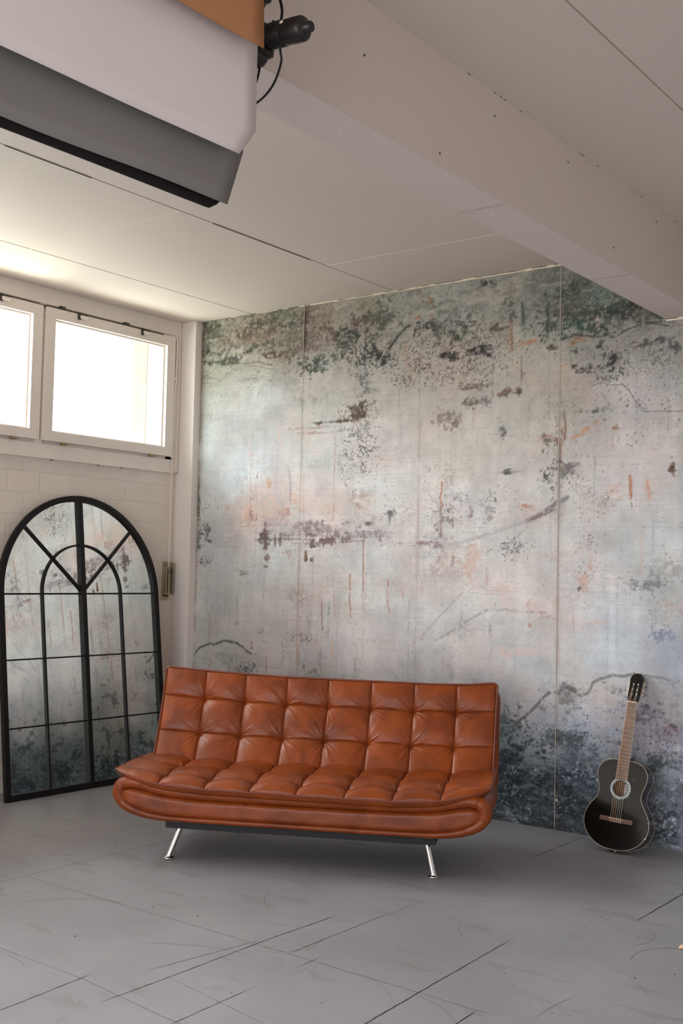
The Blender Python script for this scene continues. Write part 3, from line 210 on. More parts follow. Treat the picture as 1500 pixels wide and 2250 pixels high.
# floor: grey painted boards with cuts and seams
def floor_material():
    mt = bpy.data.materials.new('grey_floor_paint'); mt.use_nodes = True
    nt = mt.node_tree; b = nt.nodes['Principled BSDF']; L = nt.links.new
    tc = nt.nodes.new('ShaderNodeTexCoord')
    n1 = nt.nodes.new('ShaderNodeTexNoise'); n1.inputs['Scale'].default_value = 1.1; n1.inputs['Detail'].default_value = 8; n1.inputs['Roughness'].default_value = 0.62
    L(tc.outputs['Object'], n1.inputs['Vector'])
    r1 = nt.nodes.new('ShaderNodeValToRGB'); r1.color_ramp.elements[0].position = 0.3; r1.color_ramp.elements[0].color = srgb(134, 133, 136)
    r1.color_ramp.elements[1].position = 0.7; r1.color_ramp.elements[1].color = srgb(152, 150, 154)
    L(n1.outputs['Fac'], r1.inputs['Fac'])
    col = r1.outputs['Color']
    def scuffs(rot, sx, sy, thr, dark, amt, seed):
        nonlocal col
        mp = nt.nodes.new('ShaderNodeMapping'); mp.inputs['Rotation'].default_value = (0, 0, rot); mp.inputs['Scale'].default_value = (sx, sy, 1); mp.inputs['Location'].default_value = (seed, seed*1.7, 0)
        L(tc.outputs['Object'], mp.inputs['Vector'])
        n = nt.nodes.new('ShaderNodeTexNoise'); n.inputs['Scale'].default_value = 1.0; n.inputs['Detail'].default_value = 3
        L(mp.outputs['Vector'], n.inputs['Vector'])
        rr = nt.nodes.new('ShaderNodeValToRGB'); rr.color_ramp.elements[0].position = thr; rr.color_ramp.elements[0].color = (0, 0, 0, 1)
        rr.color_ramp.elements[1].position = thr+0.05; rr.color_ramp.elements[1].color = (amt, amt, amt, 1)
        L(n.outputs['Fac'], rr.inputs['Fac'])
        mx = nt.nodes.new('ShaderNodeMix'); mx.data_type = 'RGBA'; mx.inputs['B'].default_value = dark
        L(rr.outputs['Color'], mx.inputs['Factor']); L(col, mx.inputs['A']); col = mx.outputs['Result']
    scuffs(0.1, 60, 2.2, 0.70, srgb(90, 87, 85), 0.5, 3)
    scuffs(0.9, 75, 2.5, 0.71, srgb(172, 168, 166), 0.5, 7)
    scuffs(-0.6, 80, 2.0, 0.715, srgb(84, 80, 78), 0.5, 11)
    scuffs(0.3, 26, 18, 0.745, srgb(70, 66, 64), 0.8, 17)
    scuffs(0.5, 45, 40, 0.775, srgb(196, 192, 188), 0.8, 23)
    scuffs(0.0, 3.0, 9.0, 0.60, srgb(118, 115, 113), 0.35, 29)
    L(col, b.inputs['Base Color'])
    r2 = nt.nodes.new('ShaderNodeMapRange'); r2.inputs['To Min'].default_value = 0.36; r2.inputs['To Max'].default_value = 0.52
    L(n1.outputs['Fac'], r2.inputs['Value']); L(r2.outputs['Result'], b.inputs['Roughness'])
    b.inputs['Specular IOR Level'].default_value = 0.5
    n3 = nt.nodes.new('ShaderNodeTexNoise'); n3.inputs['Scale'].default_value = 35; n3.inputs['Detail'].default_value = 5
    L(tc.outputs['Object'], n3.inputs['Vector'])
    bp = nt.nodes.new('ShaderNodeBump'); bp.inputs['Strength'].default_value = 0.12; bp.inputs['Distance'].default_value = 0.003
    L(n3.outputs['Fac'], bp.inputs['Height']); L(bp.outputs['Normal'], b.inputs['Normal'])
    return mt
M['floor'] = floor_material()
M['cut'] = mat('floor_cut', srgb(44, 38, 36), 0.8)
M['cutsoft'] = mat('floor_seam', srgb(100, 96, 94), 0.7)
M['cutlight'] = mat('floor_scratch', srgb(166, 162, 160), 0.6)
M['scuff'] = mat('floor_scuff', srgb(112, 108, 106), 0.55)
f = MB()
f.box(-0.3, XR+0.2, YB-0.2, 0.2, -0.12, 0.0)
rng = random.Random(4)
def floor_line(pts, w, mi, z=0.0004, wob=0.0015):
    # a thin groove drawn on the boards, with ragged width
    P = []
    for (a, b) in zip(pts[:-1], pts[1:]):
        a = Vector((a[0], a[1], 0)); b = Vector((b[0], b[1], 0)); n = max(2, int((b-a).length/0.03))
        for k in range(n): P.append(a.lerp(b, k/n))
    P.append(Vector((pts[-1][0], pts[-1][1], 0)))
    vs = []; fs = []
    for i, q in enumerate(P):
        t = (P[min(i+1, len(P)-1)] - P[max(i-1, 0)]).normalized(); n = Vector((-t.y, t.x, 0))
        e = min(1, 0.25+min(i, len(P)-1-i)/3)
        ww = w*e*rng.uniform(0.55, 1.15); off = rng.uniform(-wob, wob)
        vs += [q+n*(off+ww/2)+Vector((0, 0, z)), q+n*(off-ww/2)+Vector((0, 0, z))]
    for i in range(len(P)-1): fs.append([2*i, 2*i+1, 2*i+3, 2*i+2])
    f.add(vs, fs, mi)
DARK = [([(2.985, -4.6), (3.0, -3.7), (2.97, -3.285)], .005), ([(3.2, -3.445), (3.207, -3.111), (3.205, -2.592), (3.223, -2.149)], .005),
        ([(3.097, -3.132), (3.186, -2.608)], .003), ([(3.375, -2.656), (3.378, -1.988)], .004), ([(3.498, -2.748), (3.493, -2.601)], .004),
        ([(3.525, -4.4), (3.518, -3.412), (3.506, -3.007)], .004), ([(4.02, -4.2), (4.002, -3.0), (3.985, -2.624), (3.959, -1.942)], .006),
        ([(4.24, -4.0), (4.234, -2.803), (4.23, -2.67)], .006), ([(4.256, -1.342), (4.263, -0.5)], .007), ([(3.4, -0.652), (3.404, -0.02)], .005),
        ([(1.655, -2.95), (1.65, -2.664)], .004)]
for pts, w in DARK: floor_line(pts, w, 1)
for pts, w in [([(1.71, -3.3), (1.723, -2.653), (1.723, -1.3)], .005), ([(1.723, -2.653), (2.387, -2.651), (2.686, -2.65), (3.1, -2.65), (3.664, -2.655), (4.3, -2.66)], .004),
               ([(1.9, -3.34), (2.984, -3.345), (3.483, -3.399), (4.2, -3.4)], .0035), ([(3.388, -1.988), (3.388, -1.7)], .003), ([(3.195, -3.133), (3.39, -3.162), (3.748, -3.221)], .0025)]:
    floor_line(pts, w, 2)
for k in range(70):
    x, y = rng.uniform(1.6, 5.0), rng.uniform(-4.0, -0.9); L_ = rng.uniform(.08, .5); a = rng.choice([0.05, 1.5, 0.7, 2.4]) + rng.uniform(-.25, .25)
    cv = rng.uniform(-.5, .5)
    pts = [(x+L_*t*math.cos(a+cv*t), y+L_*t*math.sin(a+cv*t)) for t in (0, .25, .5, .75, 1)]
    floor_line(pts, rng.uniform(.0015, .003), rng.choice([3, 3, 4, 2]))
for k in range(90):
    x, y = rng.uniform(1.8, 4.9), rng.uniform(-3.9, -1.2); s_ = rng.uniform(.002, .006)
    n = 6; vs = [(x+s_*math.cos(t)*rng.uniform(.6, 1.8), y+s_*math.sin(t)*rng.uniform(.6, 1.2), .0006) for t in [2*math.pi*i/n for i in range(n)]]
    f.add(vs, [list(range(n))], rng.choice([1, 2, 3, 3]))
# round scuff arcs where furniture was turned
for (cx_, cy_, r_, a0, a1) in [(2.55, -3.15, .55, 1.9, 3.6), (2.5, -3.1, .62, 2.2, 3.3), (3.1, -1.95, .35, 3.4, 4.6), (4.62, -1.75, .2, 1.6, 3.6), (4.25, -1.55, .16, -.8, 1.2)]:
    floor_line([(cx_+r_*math.cos(a0+(a1-a0)*t/12), cy_+r_*math.sin(a0+(a1-a0)*t/12)) for t in range(13)], .004, 4)
tag(f.build('floor', [M['floor'], M['cut'], M['cutsoft'], M['cutlight'], M['scuff']]), kind='structure')

# ceiling with panel seams
c = MB(); c.box(-0.3, XR+0.2, YB-0.2, 0.2, H, H+0.15)
for x in (0.70, 1.973, 3.22, 4.60, 5.85, 7.1): c.box(x-0.002, x+0.002, YB, 0, H-0.0015, H+0.001, 1)
for x, y0, y1 in ((1.973, -1.75, -0.9), (1.973, -3.1, -2.6)): c.box(x-0.003, x+0.003, y0, y1, H-0.003, H+0.001, 3)
c.box(1.98, 3.85, -0.742, -0.738, H-0.0012, H+0.001, 2); c.box(0.70, 1.97, -2.0, -1.996, H-0.0012, H+0.001, 2)
for k in range(26):
    x, y = rng.uniform(.5, 6), rng.uniform(-4, -.2); c.box(x, x+.004, y, y+.003, H-.001, H+.001, 3 if k % 3 == 0 else 1)
tag(c.build('ceiling', [M['ceiling'], M['seam'], M['seamlight'], M['gapdark']]), kind='structure')

# beam running out from the back wall
b = MB(); b.box(3.855, 4.06, YB, 0.0, 2.968, H)
for y in (-1.01, -2.253): b.box(3.856, 4.059, y-.0025, y+.0025, 2.966, 2.969, 1); b.box(3.856, 4.059, y+.0025, y+.006, 2.966, 2.969, 2)
for (y, z) in [(-2.729, 3.019), (-2.335, 3.293), (-1.689, 3.31), (-.674, 3.315), (-1.2, 3.05), (-3.2, 3.2)]: b.lathe((4.058, y, z), (1, 0, 0), [(0, .005), (.004, .004)], 8, 3)
for k in range(16):
    x, y = rng.uniform(3.88, 4.04), rng.uniform(-3.6, -.1); b.lathe((x, y, 2.9665), (0, 0, 1), [(0, .0035), (.003, .0035)], 7, 2)
for k in range(12):
    y = rng.uniform(-2.6, -.4); b.box(4.058, 4.0615, y, y+rng.uniform(.01, .03), H-.002, H+.001, 3)
tag(b.build('trim_1', [M['beam'], M['seam'], M['seamlight'], M['gapdark']], bevel=.0), kind='structure')

# corner post
b = MB(); b.box(0.0, 0.178, -0.068, 0.0, 0.0, H, bev=.003)
for k in range(14):
    x, z = rng.uniform(.02, .16), rng.uniform(.8, 3.3); b.lathe((x, -.0675, z), (0, -1, 0), [(0, .0025), (.001, .002)], 7, 1)
tag(b.build('trim_2', [M['paint'], M['seam']]), kind='structure')

# cream caulk along the ceiling and under the beam
b = MB()
n = 60
for (x0, x1, z, hh) in ((0.18, 1.15, H, .003), (1.15, 3.86, H, .014), (3.86, 4.06, 2.968, .015), (4.06, XR, H, .014)):
    seg = max(3, int((x1-x0)/.05))
    for k in range(seg):
        a, d = x0+(x1-x0)*k/seg, x0+(x1-x0)*(k+1)/seg
        h1 = hh*(0.35+0.65*min(1, max(0, (a-1.15)/2))) if z == H and x0 < 3 else hh
        h1 *= rng.uniform(.85, 1.12)
        b.box(a, d+.001, -.012, 0, z-h1, z, 0)
        if rng.random() < .75: b.box(a, d, -.0135, -.011, z-rng.uniform(.0015, .004), z, 1)
tag(b.build('trim_3', [M['caulk'], M['gapdark']]), kind='structure')

# ---- printed mural wall at the back
def mural():
    RES = 0.005
    X0, X1 = 0.12, 5.02
    nx = int(round((X1-X0)/RES))+1; nz = int(round(H/RES))+1
    xs = np.linspace(X0, X1, nx); zs = np.linspace(0, H, nz)
    GX, GZ = np.meshgrid(xs, zs)
    def vnoise(scale_x, scale_z, seed):
        r = np.random.RandomState(seed)
        gx = GX[0]/scale_x; gz = GZ[:, 0]/scale_z
        tab = r.rand(int(gz.max())+3, int(gx.max())+3)
        ix = gx.astype(int); fx = gx-ix; fx = fx*fx*(3-2*fx)
        iz = gz.astype(int); fz = (gz-iz); fz = (fz*fz*(3-2*fz))[:, None]
        a = tab[iz][:, ix]; b_ = tab[iz][:, ix+1]; c_ = tab[iz+1][:, ix]; d_ = tab[iz+1][:, ix+1]
        return (a*(1-fx)+b_*fx)*(1-fz) + (c_*(1-fx)+d_*fx)*fz
    def fbm(sx, sz, seed, octv=5, gain=.55):
        t = 0; w = 1; s = 0
        for k in range(octv):
            t = t + w*vnoise(sx/2**k, sz/2**k, seed+k*13); s += w; w *= gain
        return t/s
    def ss(a, b_, x):
        t = np.clip((x-a)/(b_-a), 0, 1); return t*t*(3-2*t)
    base = np.array(MURAL_BASE, float)
    num = np.zeros((nz, nx, 3)); den = np.zeros((nz, nx))
    wxp = (fbm(.5, .5, 901)-.5)*.35; wzp = (fbm(.5, .5, 911)-.5)*.35
    for q in base:
        d2 = (GX+wxp-q[0])**2 + (GZ+wzp-q[1])**2
        w = 1.0/(d2+.012)**2
        num += w[..., None]*q[2:5]; den += w
    C = num/den[..., None]
    N1 = fbm(.35, .35, 1); N2 = fbm(.12, .12, 21); N3 = fbm(.045, .045, 41, 4, .65); N4 = fbm(.02, .02, 61, 2, .7); N5 = vnoise(.009, .009, 77)*.6+vnoise(.0055, .0055, 78)*.4
    HS = fbm(.5, .010, 81, 4, .6); VS = fbm(.05, .6, 101, 4, .6); HS2 = fbm(.16, .008, 131, 3, .6)
    V = np.abs(fbm(.09, .09, 171, 4, .6)-.5); V2 = np.abs(fbm(.16, .16, 191, 5, .6)-.5)
    # broad mottling of the plaster print
    C = C*(1 + ((N1-.5)*.16 + (N2-.5)*.14 + (N3-.5)*.10)[..., None])
    C = C*(1 + ((HS-.5)*.06 + (VS-.5)*.08)[..., None])
    tint = ss(.56, .72, fbm(.45, .3, 211)); C = C*(1-tint[..., None]*.25*(1-np.array([1.06, .96, .95])))
    tint = ss(.56, .72, fbm(.4, .35, 231)); C = C*(1-tint[..., None]*.3*(1-np.array([.95, 1.0, 1.01])))
    def blend(A, col, sl=(slice(None), slice(None))):
        C[sl] = C[sl]*(1-A[..., None]) + np.array(col, float)*A[..., None]
    WX = (N2-.5)*.16 + (N3-.5)*.05; WZ = (fbm(.12, .12, 331)-.5)*.16 + (fbm(.045, .045, 351, 3)-.5)*.05
    for q in MURAL_BLOBS:
        cx_, cz_, rx, rz, r_, g_, b_, st, kd = q
        if kd == 'm' and r_-b_ < 30: st = min(1, st*1.5)
        if r_-b_ > 55: st *= .75; r_, g_, b_ = r_*.92, g_*.98, b_*1.02
        ex, ez = rx*1.9+.05, rz*1.9+.05
        i0, i1 = np.searchsorted(xs, [cx_-ex, cx_+ex]); j0, j1 = np.searchsorted(zs, [cz_-ez, cz_+ez])
        if i1 <= i0 or j1 <= j0: continue
        sl = (slice(j0, j1), slice(i0, i1))
        k = 1.0 if min(rx, rz) > .05 else .35 if min(rx, rz) > .02 else .14
        dx = (GX[sl]+WX[sl]*k-cx_)/rx; dz = (GZ[sl]+WZ[sl]*k-cz_)/rz
        d = np.sqrt(dx*dx+dz*dz)
        if kd == 's': A = np.exp(-d*d*1.3)*st*(.75+.5*N3[sl])
        elif kd == 'm':
            m_ = N2[sl]*.25+N3[sl]*.4+N4[sl]*.2+HS2[sl]*.15
            A = ss(.02, .5, (1.15-d)*.55 + (m_-.5)*2.6)*st*ss(1.9, 1.2, d)
            A = A*(.45+.55*ss(.32, .62, N4[sl]*.45+N5[sl]*.3+N3[sl]*.25))
        else:
            m_ = N5[sl]*.45+N4[sl]*.3+N3[sl]*.25
            A = ss(.50, .58, m_+(.6-d)*.12)*ss(1.8, .8, d)*st*.8
        blend(np.clip(A, 0, 1), (r_, g_, b_), sl)
    # vein-like crackle, strongest in the stained bands
    dark = ss(185, 120, C.mean(2))
    blend(ss(.52, .66, N5*.5+N4*.3+N3*.2)*dark*.35, (74, 72, 64)); blend(ss(.48, .34, N5*.5+N4*.3+N3*.2)*dark*.25, (196, 192, 180))
    blend(ss(.012, .003, V)*(.10+.30*dark)*ss(.45, .6, N2), (92, 80, 70))
    blend(ss(.010, .002, V2)*.22*ss(.5, .62, N1), (150, 120, 112))
    # soft chalky strokes lying across the dark dado
    low = ss(.95, .55, GZ+(N1-.5)*.4)
    blend(ss(.58, .70, fbm(.06, .02, 401, 4, .6))*low*.45, (140, 152, 168))
    blend(ss(.60, .72, fbm(.08, .05, 421, 4, .6))*low*.45, (38, 42, 46))
    hi = ss(2.75, 3.05, GZ+(N1-.5)*.5)
    blend(ss(.56, .68, fbm(.07, .05, 441, 4, .65))*hi*.30, (84, 84, 72))
    blend(ss(.57, .70, fbm(.10, .03, 461, 4, .65))*hi*.25, (206, 200, 188))
    # thin level brush lines
    blend(ss(.68, .76, HS2)*ss(.45, .65, N1)*.16, (120, 116, 114)); blend(ss(.70, .78, HS2[::-1])*ss(.55, .35, N1)*.14, (226, 226, 224))
    # strokes: cracks, drips and scratches
    for pts, w, r_, g_, b_, st in MURAL_STROKES:
        P = np.array(pts); m_ = w*3+.02
        i0, i1 = np.searchsorted(xs, [P[:, 0].min()-m_, P[:, 0].max()+m_]); j0, j1 = np.searchsorted(zs, [P[:, 1].min()-m_, P[:, 1].max()+m_])
        sl = (slice(j0, j1), slice(i0, i1))
        x_ = GX[sl]+WX[sl]*.10; z_ = GZ[sl]+WZ[sl]*.10; D = np.full(x_.shape, 9.)
        for a, b2 in zip(P[:-1], P[1:]):
            ab = b2-a; t = np.clip(((x_-a[0])*ab[0]+(z_-a[1])*ab[1])/(ab@ab+1e-9), 0, 1)
            D = np.minimum(D, np.hypot(x_-a[0]-t*ab[0], z_-a[1]-t*ab[1]))
        A = ss(w*1.1, w*.35, D+(N4[sl]-.5)*w*.9)*st*ss(.28, .5, N3[sl]*.5+N4[sl]*.5)
        blend(A, (r_, g_, b_), sl)
    # faint drips and smears all over the print
    rd = np.random.RandomState(5)
    for k in range(230):
        x0_, z0_ = rd.uniform(.2, 4.95), rd.uniform(.75, 3.2); L_ = rd.uniform(.04, .4)*(1 if rd.rand() < .75 else 2); wd = rd.uniform(.003, .012)
        col = [(168, 132, 118), (128, 124, 120), (200, 168, 152), (112, 100, 98), (150, 150, 156)][rd.randint(5)]; al = rd.uniform(.12, .42)
        i0, i1 = np.searchsorted(xs, [x0_-wd*4, x0_+wd*4]); j0, j1 = np.searchsorted(zs, [max(0, z0_-L_), z0_])
        sl = (slice(j0, j1), slice(i0, i1))
        A = ss(1.3, .3, np.abs(GX[sl]+WX[sl]*.06-x0_-(N3[sl]-.5)*.012)/wd)*ss(.36, .6, N3[sl]*.4+N4[sl]*.4+N5[sl]*.2)*ss(0, .04, z0_-GZ[sl])*ss(0, .06, GZ[sl]-z0_+L_)*al
        blend(np.clip(A, 0, 1), col, sl)
    for k in range(160):
        x0_, z0_ = rd.uniform(.2, 4.95), rd.uniform(.8, 3.3); rx_, rz_ = rd.uniform(.03, .22), rd.uniform(.012, .10)
        col = [(176, 150, 140), (132, 130, 126), (214, 186, 172), (120, 112, 104), (206, 214, 214), (160, 164, 170)][rd.randint(6)]; al = rd.uniform(.12, .38)
        i0, i1 = np.searchsorted(xs, [x0_-rx_*1.8, x0_+rx_*1.8]); j0, j1 = np.searchsorted(zs, [z0_-rz_*1.8, z0_+rz_*1.8])
        sl = (slice(j0, j1), slice(i0, i1))
        d = np.hypot((GX[sl]+WX[sl]*.5-x0_)/rx_, (GZ[sl]+WZ[sl]*.5-z0_)/rz_)
        A = ss(1.5, .2, d)*ss(.38, .6, N3[sl]*.35+N4[sl]*.35+N5[sl]*.15+HS2[sl]*.15)*al
        blend(np.clip(A, 0, 1), col, sl)
    # spatter
    rs = np.random.RandomState(77)
    def dot(x_, z_, r_, col, a, el, an):
        R = r_*1.7
        i0 = int((x_-R-X0)/RES); i1 = int((x_+R-X0)/RES)+2; j0 = int((z_-R)/RES); j1 = int((z_+R)/RES)+2
        if i0 < 0 or j0 < 0 or i1 > nx or j1 > nz: return
        sl = (slice(j0, j1), slice(i0, i1))
        dx = GX[sl]-x_; dz = GZ[sl]-z_; ca, sa = math.cos(an), math.sin(an)
        d = np.hypot((dx*ca+dz*sa)/el, (-dx*sa+dz*ca)*el)
        A = np.clip((r_-d)/RES+.5, 0, 1)*a
        C[sl] = C[sl]*(1-A[..., None])+col*A[..., None]
    for cx_, cz_, rx, rz, n, r_, g_, b_, s_ in MURAL_SPATTER:
        col = np.array((r_, g_, b_), float)
        for k in range(n):
            a, rr = rs.uniform(0, 2*math.pi), rs.uniform(0, 1)**.6*1.35
            px_, pz_ = cx_+rx*rr*math.cos(a), cz_+rz*rr*math.sin(a)
            ii, jj = int((px_-X0)/RES), int(pz_/RES)
            if ii < 0 or jj < 0 or ii >= nx or jj >= nz: continue
            if rs.uniform() > .08+1.1*ss(.44, .62, N2[jj, ii]*.5+N3[jj, ii]*.5): continue
            dot(px_, pz_, s_*rs.uniform(.35, 1.0)**1.2, col*rs.uniform(.9, 1.4), rs.uniform(.25, .8), rs.uniform(.8, 1.5), rs.uniform(0, 3))
    for k in range(2600):
        x_, z_ = rs.uniform(X0, X1), rs.uniform(.7, 3.3)
        dot(x_, z_, rs.uniform(.002, .0045), C[int(z_/RES), int((x_-X0)/RES)]*rs.uniform(.5, .8), rs.uniform(.2, .7), rs.uniform(.8, 1.5), rs.uniform(0, 3))
    # seams between the printed sheets
    for sx, wd in SEAMS:
        j = .0025*(vnoise(.3, .35, 7)-.5)
        A = ss(wd, wd*.3, np.abs(GX-sx-j)); blend(A*.45, (110, 100, 90))
        A = np.exp(-((GX-sx-.004)/.014)**2)*.22*ss(.35, .6, fbm(.1, .2, int(sx*100)+500)); blend(A, (150, 122, 100))
    # patchy brown strip along the corner post
    A = np.exp(-np.abs(GX-.185)/.012)*.55*ss(.35, .55, fbm(.05, .12, 600)); blend(A, (120, 98, 78))
    C = np.clip(C, 4, 250)/255.0
    C = np.where(C <= .04045, C/12.92, ((C+.055)/1.055)**2.4)*MURAL_GAIN
    col = np.ones((nz, nx, 4), np.float32); col[..., :3] = C
    # right-hand rest of the wall, out of the frame, continues with the last column
    me = bpy.data.meshes.new('wall_back')
    verts = np.zeros((nz, nx, 3), np.float32); verts[..., 0] = GX; verts[..., 2] = GZ
    extra = np.array([[X1, 0, 0], [XR+.2, 0, 0], [XR+.2, 0, H], [X1, 0, H], [-.3, 0, 0], [X0, 0, 0], [X0, 0, H], [-.3, 0, H],
                      [-.3, .2, 0], [XR+.2, .2, 0], [XR+.2, .2, H], [-.3, .2, H]], np.float32)
    V_ = np.concatenate([verts.reshape(-1, 3), extra]); ng = nz*nx
    idx = np.arange(ng).reshape(nz, nx)
    F = np.stack([idx[:-1, :-1], idx[:-1, 1:], idx[1:, 1:], idx[1:, :-1]], -1).reshape(-1, 4)
    FE = np.array([[0, 1, 2, 3], [4, 5, 6, 7], [9, 8, 11, 10], [8, 4, 7, 11], [1, 9, 10, 2]])+ng
    F = np.concatenate([F, FE]).astype(np.int32)
    me.vertices.add(len(V_)); me.vertices.foreach_set('co', V_.ravel())
    me.loops.add(F.size); me.loops.foreach_set('vertex_index', F.ravel())
    me.polygons.add(len(F)); me.polygons.foreach_set('loop_start', np.arange(0, F.size, 4, dtype=np.int32)); me.polygons.foreach_set('loop_total', np.full(len(F), 4, np.int32))
    me.update(calc_edges=True)
    at = me.color_attributes.new('print', 'FLOAT_COLOR', 'POINT')
    ce = np.ones((12, 4), np.float32)*np.float32(.5); ce[:, 3] = 1
    at.data.foreach_set('color', np.concatenate([col.reshape(-1, 4), ce]).ravel())
    mt = bpy.data.materials.new('printed_mural_wallpaper'); mt.use_nodes = True; nt = mt.node_tree; b_ = nt.nodes['Principled BSDF']
    va = nt.nodes.new('ShaderNodeVertexColor'); va.layer_name = 'print'
    tc = nt.nodes.new('ShaderNodeTexCoord')
    nz_ = nt.nodes.new('ShaderNodeTexNoise'); nz_.inputs['Scale'].default_value = 160; nz_.inputs['Detail'].default_value = 4
    nt.links.new(tc.outputs['Object'], nz_.inputs['Vector'])
    mr = nt.nodes.new('ShaderNodeMapRange'); mr.inputs['From Min'].default_value = .3; mr.inputs['From Max'].default_value = .7; mr.inputs['To Min'].default_value = .93; mr.inputs['To Max'].default_value = 1.07
    nt.links.new(nz_.outputs['Fac'], mr.inputs['Value'])
    mx = nt.nodes.new('ShaderNodeVectorMath'); mx.operation = 'SCALE'
    nt.links.new(va.outputs['Color'], mx.inputs[0]); nt.links.new(mr.outputs['Result'], mx.inputs['Scale']); nt.links.new(mx.outputs['Vector'], b_.inputs['Base Color'])
    b_.inputs['Roughness'].default_value = .7; b_.inputs['Specular IOR Level'].default_value = .18
    bp = nt.nodes.new('ShaderNodeBump'); bp.inputs['Strength'].default_value = .06; bp.inputs['Distance'].default_value = .002
    nt.links.new(nz_.outputs['Fac'], bp.inputs['Height']); nt.links.new(bp.outputs['Normal'], b_.inputs['Normal'])
    me.materials.append(mt)
    o = bpy.data.objects.new('wall_back', me); COL.objects.link(o)
    tag(o, kind='structure')
SEAMS = [(1.196, .003), (2.192, .003), (3.197, .003), (4.19, .003)]
MURAL_GAIN = 1.0
mural()
# raised edges of the printed sheets
b = MB()
b.box(3.195, 3.199, -.0025, .001, 0.02, H-.016)
b.box(2.1905, 2.1935, -.0015, .001, 2.95, H-.014)
vs = []; fs = []                       # sheet edge peeling away near the ceiling
for k in range(13):
    z = H-.012-.028*k; w_ = .012*math.sin(math.pi*k/12)
    vs += [(1.196, 0, z), (1.196+w_*.4, -.004-w_, z), (1.199+w_*.5, -.003-w_, z)]
for k in range(12): fs += [[3*k, 3*k+1, 3*k+4, 3*k+3], [3*k+1, 3*k+2, 3*k+5, 3*k+4]]
b.add(vs, fs, 0)
tag(b.build('trim_4', [mat('sheet_edge', srgb(176, 172, 164), .6)]), kind='structure')

# ---- left wall: painted concrete blocks under a strip of windows
def block_material():
    mt = bpy.data.materials.new('painted_blockwork'); mt.use_nodes = True; nt = mt.node_tree; b_ = nt.nodes['Principled BSDF']; L = nt.links.new
    tc = nt.nodes.new('ShaderNodeTexCoord'); sp = nt.nodes.new('ShaderNodeSeparateXYZ'); L(tc.outputs['Object'], sp.inputs[0])
    cb = nt.nodes.new('ShaderNodeCombineXYZ')
    ax = nt.nodes.new('ShaderNodeMath'); ax.operation = 'ADD'; ax.inputs[1].default_value = 0.693+0.2545*40; L(sp.outputs['Y'], ax.inputs[0])
    az = nt.nodes.new('ShaderNodeMath'); az.operation = 'ADD'; az.inputs[1].default_value = -0.815+0.1457*10; L(sp.outputs['Z'], az.inputs[0])
    L(ax.outputs[0], cb.inputs[0]); L(az.outputs[0], cb.inputs[1])
    wn = nt.nodes.new('ShaderNodeTexNoise'); wn.inputs['Scale'].default_value = 9; wn.inputs['Detail'].default_value = 4; L(tc.outputs['Object'], wn.inputs['Vector'])
    wm = nt.nodes.new('ShaderNodeVectorMath'); wm.operation = 'SCALE'; wm.inputs['Scale'].default_value = .008; L(wn.outputs['Color'], wm.inputs[0])
    wa = nt.nodes.new('ShaderNodeVectorMath'); wa.operation = 'ADD'; L(cb.outputs[0], wa.inputs[0]); L(wm.outputs[0], wa.inputs[1])
    br = nt.nodes.new('ShaderNodeTexBrick'); br.offset = .5; br.inputs['Scale'].default_value = 1.0
    br.inputs['Brick Width'].default_value = .2545; br.inputs['Row Height'].default_value = .1457; br.inputs['Mortar Size'].default_value = .005; br.inputs['Mortar Smooth'].default_value = .6
    br.inputs['Color1'].default_value = srgb(222, 211, 201); br.inputs['Color2'].default_value = srgb(216, 205, 196); br.inputs['Mortar'].default_value = srgb(222, 213, 204)
    L(wa.outputs[0], br.inputs['Vector']); L(br.outputs['Color'], b_.inputs['Base Color'])
    iv = nt.nodes.new('ShaderNodeMath'); iv.operation = 'SUBTRACT'; iv.inputs[0].default_value = 1; L(br.outputs['Fac'], iv.inputs[1])
    fn = nt.nodes.new('ShaderNodeTexNoise'); fn.inputs['Scale'].default_value = 60; fn.inputs['Detail'].default_value = 5; L(tc.outputs['Object'], fn.inputs['Vector'])
    ad = nt.nodes.new('ShaderNodeMath'); ad.operation = 'MULTIPLY_ADD'; ad.inputs[1].default_value = .25; L(fn.outputs['Fac'], ad.inputs[0]); L(iv.outputs[0], ad.inputs[2])
    bp = nt.nodes.new('ShaderNodeBump'); bp.inputs['Strength'].default_value = .65; bp.inputs['Distance'].default_value = .0045
    L(ad.outputs[0], bp.inputs['Height']); L(bp.outputs['Normal'], b_.inputs['Normal'])
    b_.inputs['Roughness'].default_value = .5
    return mt
M['block'] = block_material()
w = MB()
w.box(-.3, 0, YB, .0, 0, WZ0-.06)
w.box(-.3, 0, YB, .0, WZ1, H)
w.box(-.3, 0, WY0, .0, WZ0-.06, WZ1)
w.box(-.3, 0, YB, -8.2, WZ0-.06, WZ1)
tag(w.build('wall_left', [M['block']]), kind='structure')
# the other two walls of the room, behind and beside the photographer
w = MB(); w.box(XR, XR+.2, YB, 0, 0, H); tag(w.build('wall_right', [M['paint']]), kind='structure')
w = MB()
w.box(-.3, 1.7, YB-.2, YB, 0, H); w.box(7.5, XR+.2, YB-.2, YB, 0, H); w.box(1.7, 7.5, YB-.2, YB, 0, .2); w.box(1.7, 7.5, YB-.2, YB, 2.5, H)
for x in (3.63, 5.57): w.box(x-.05, x+.05, YB-.15, YB-.02, .2, 2.5)
tag(w.build('wall_front', [M['paint']]), kind='structure')

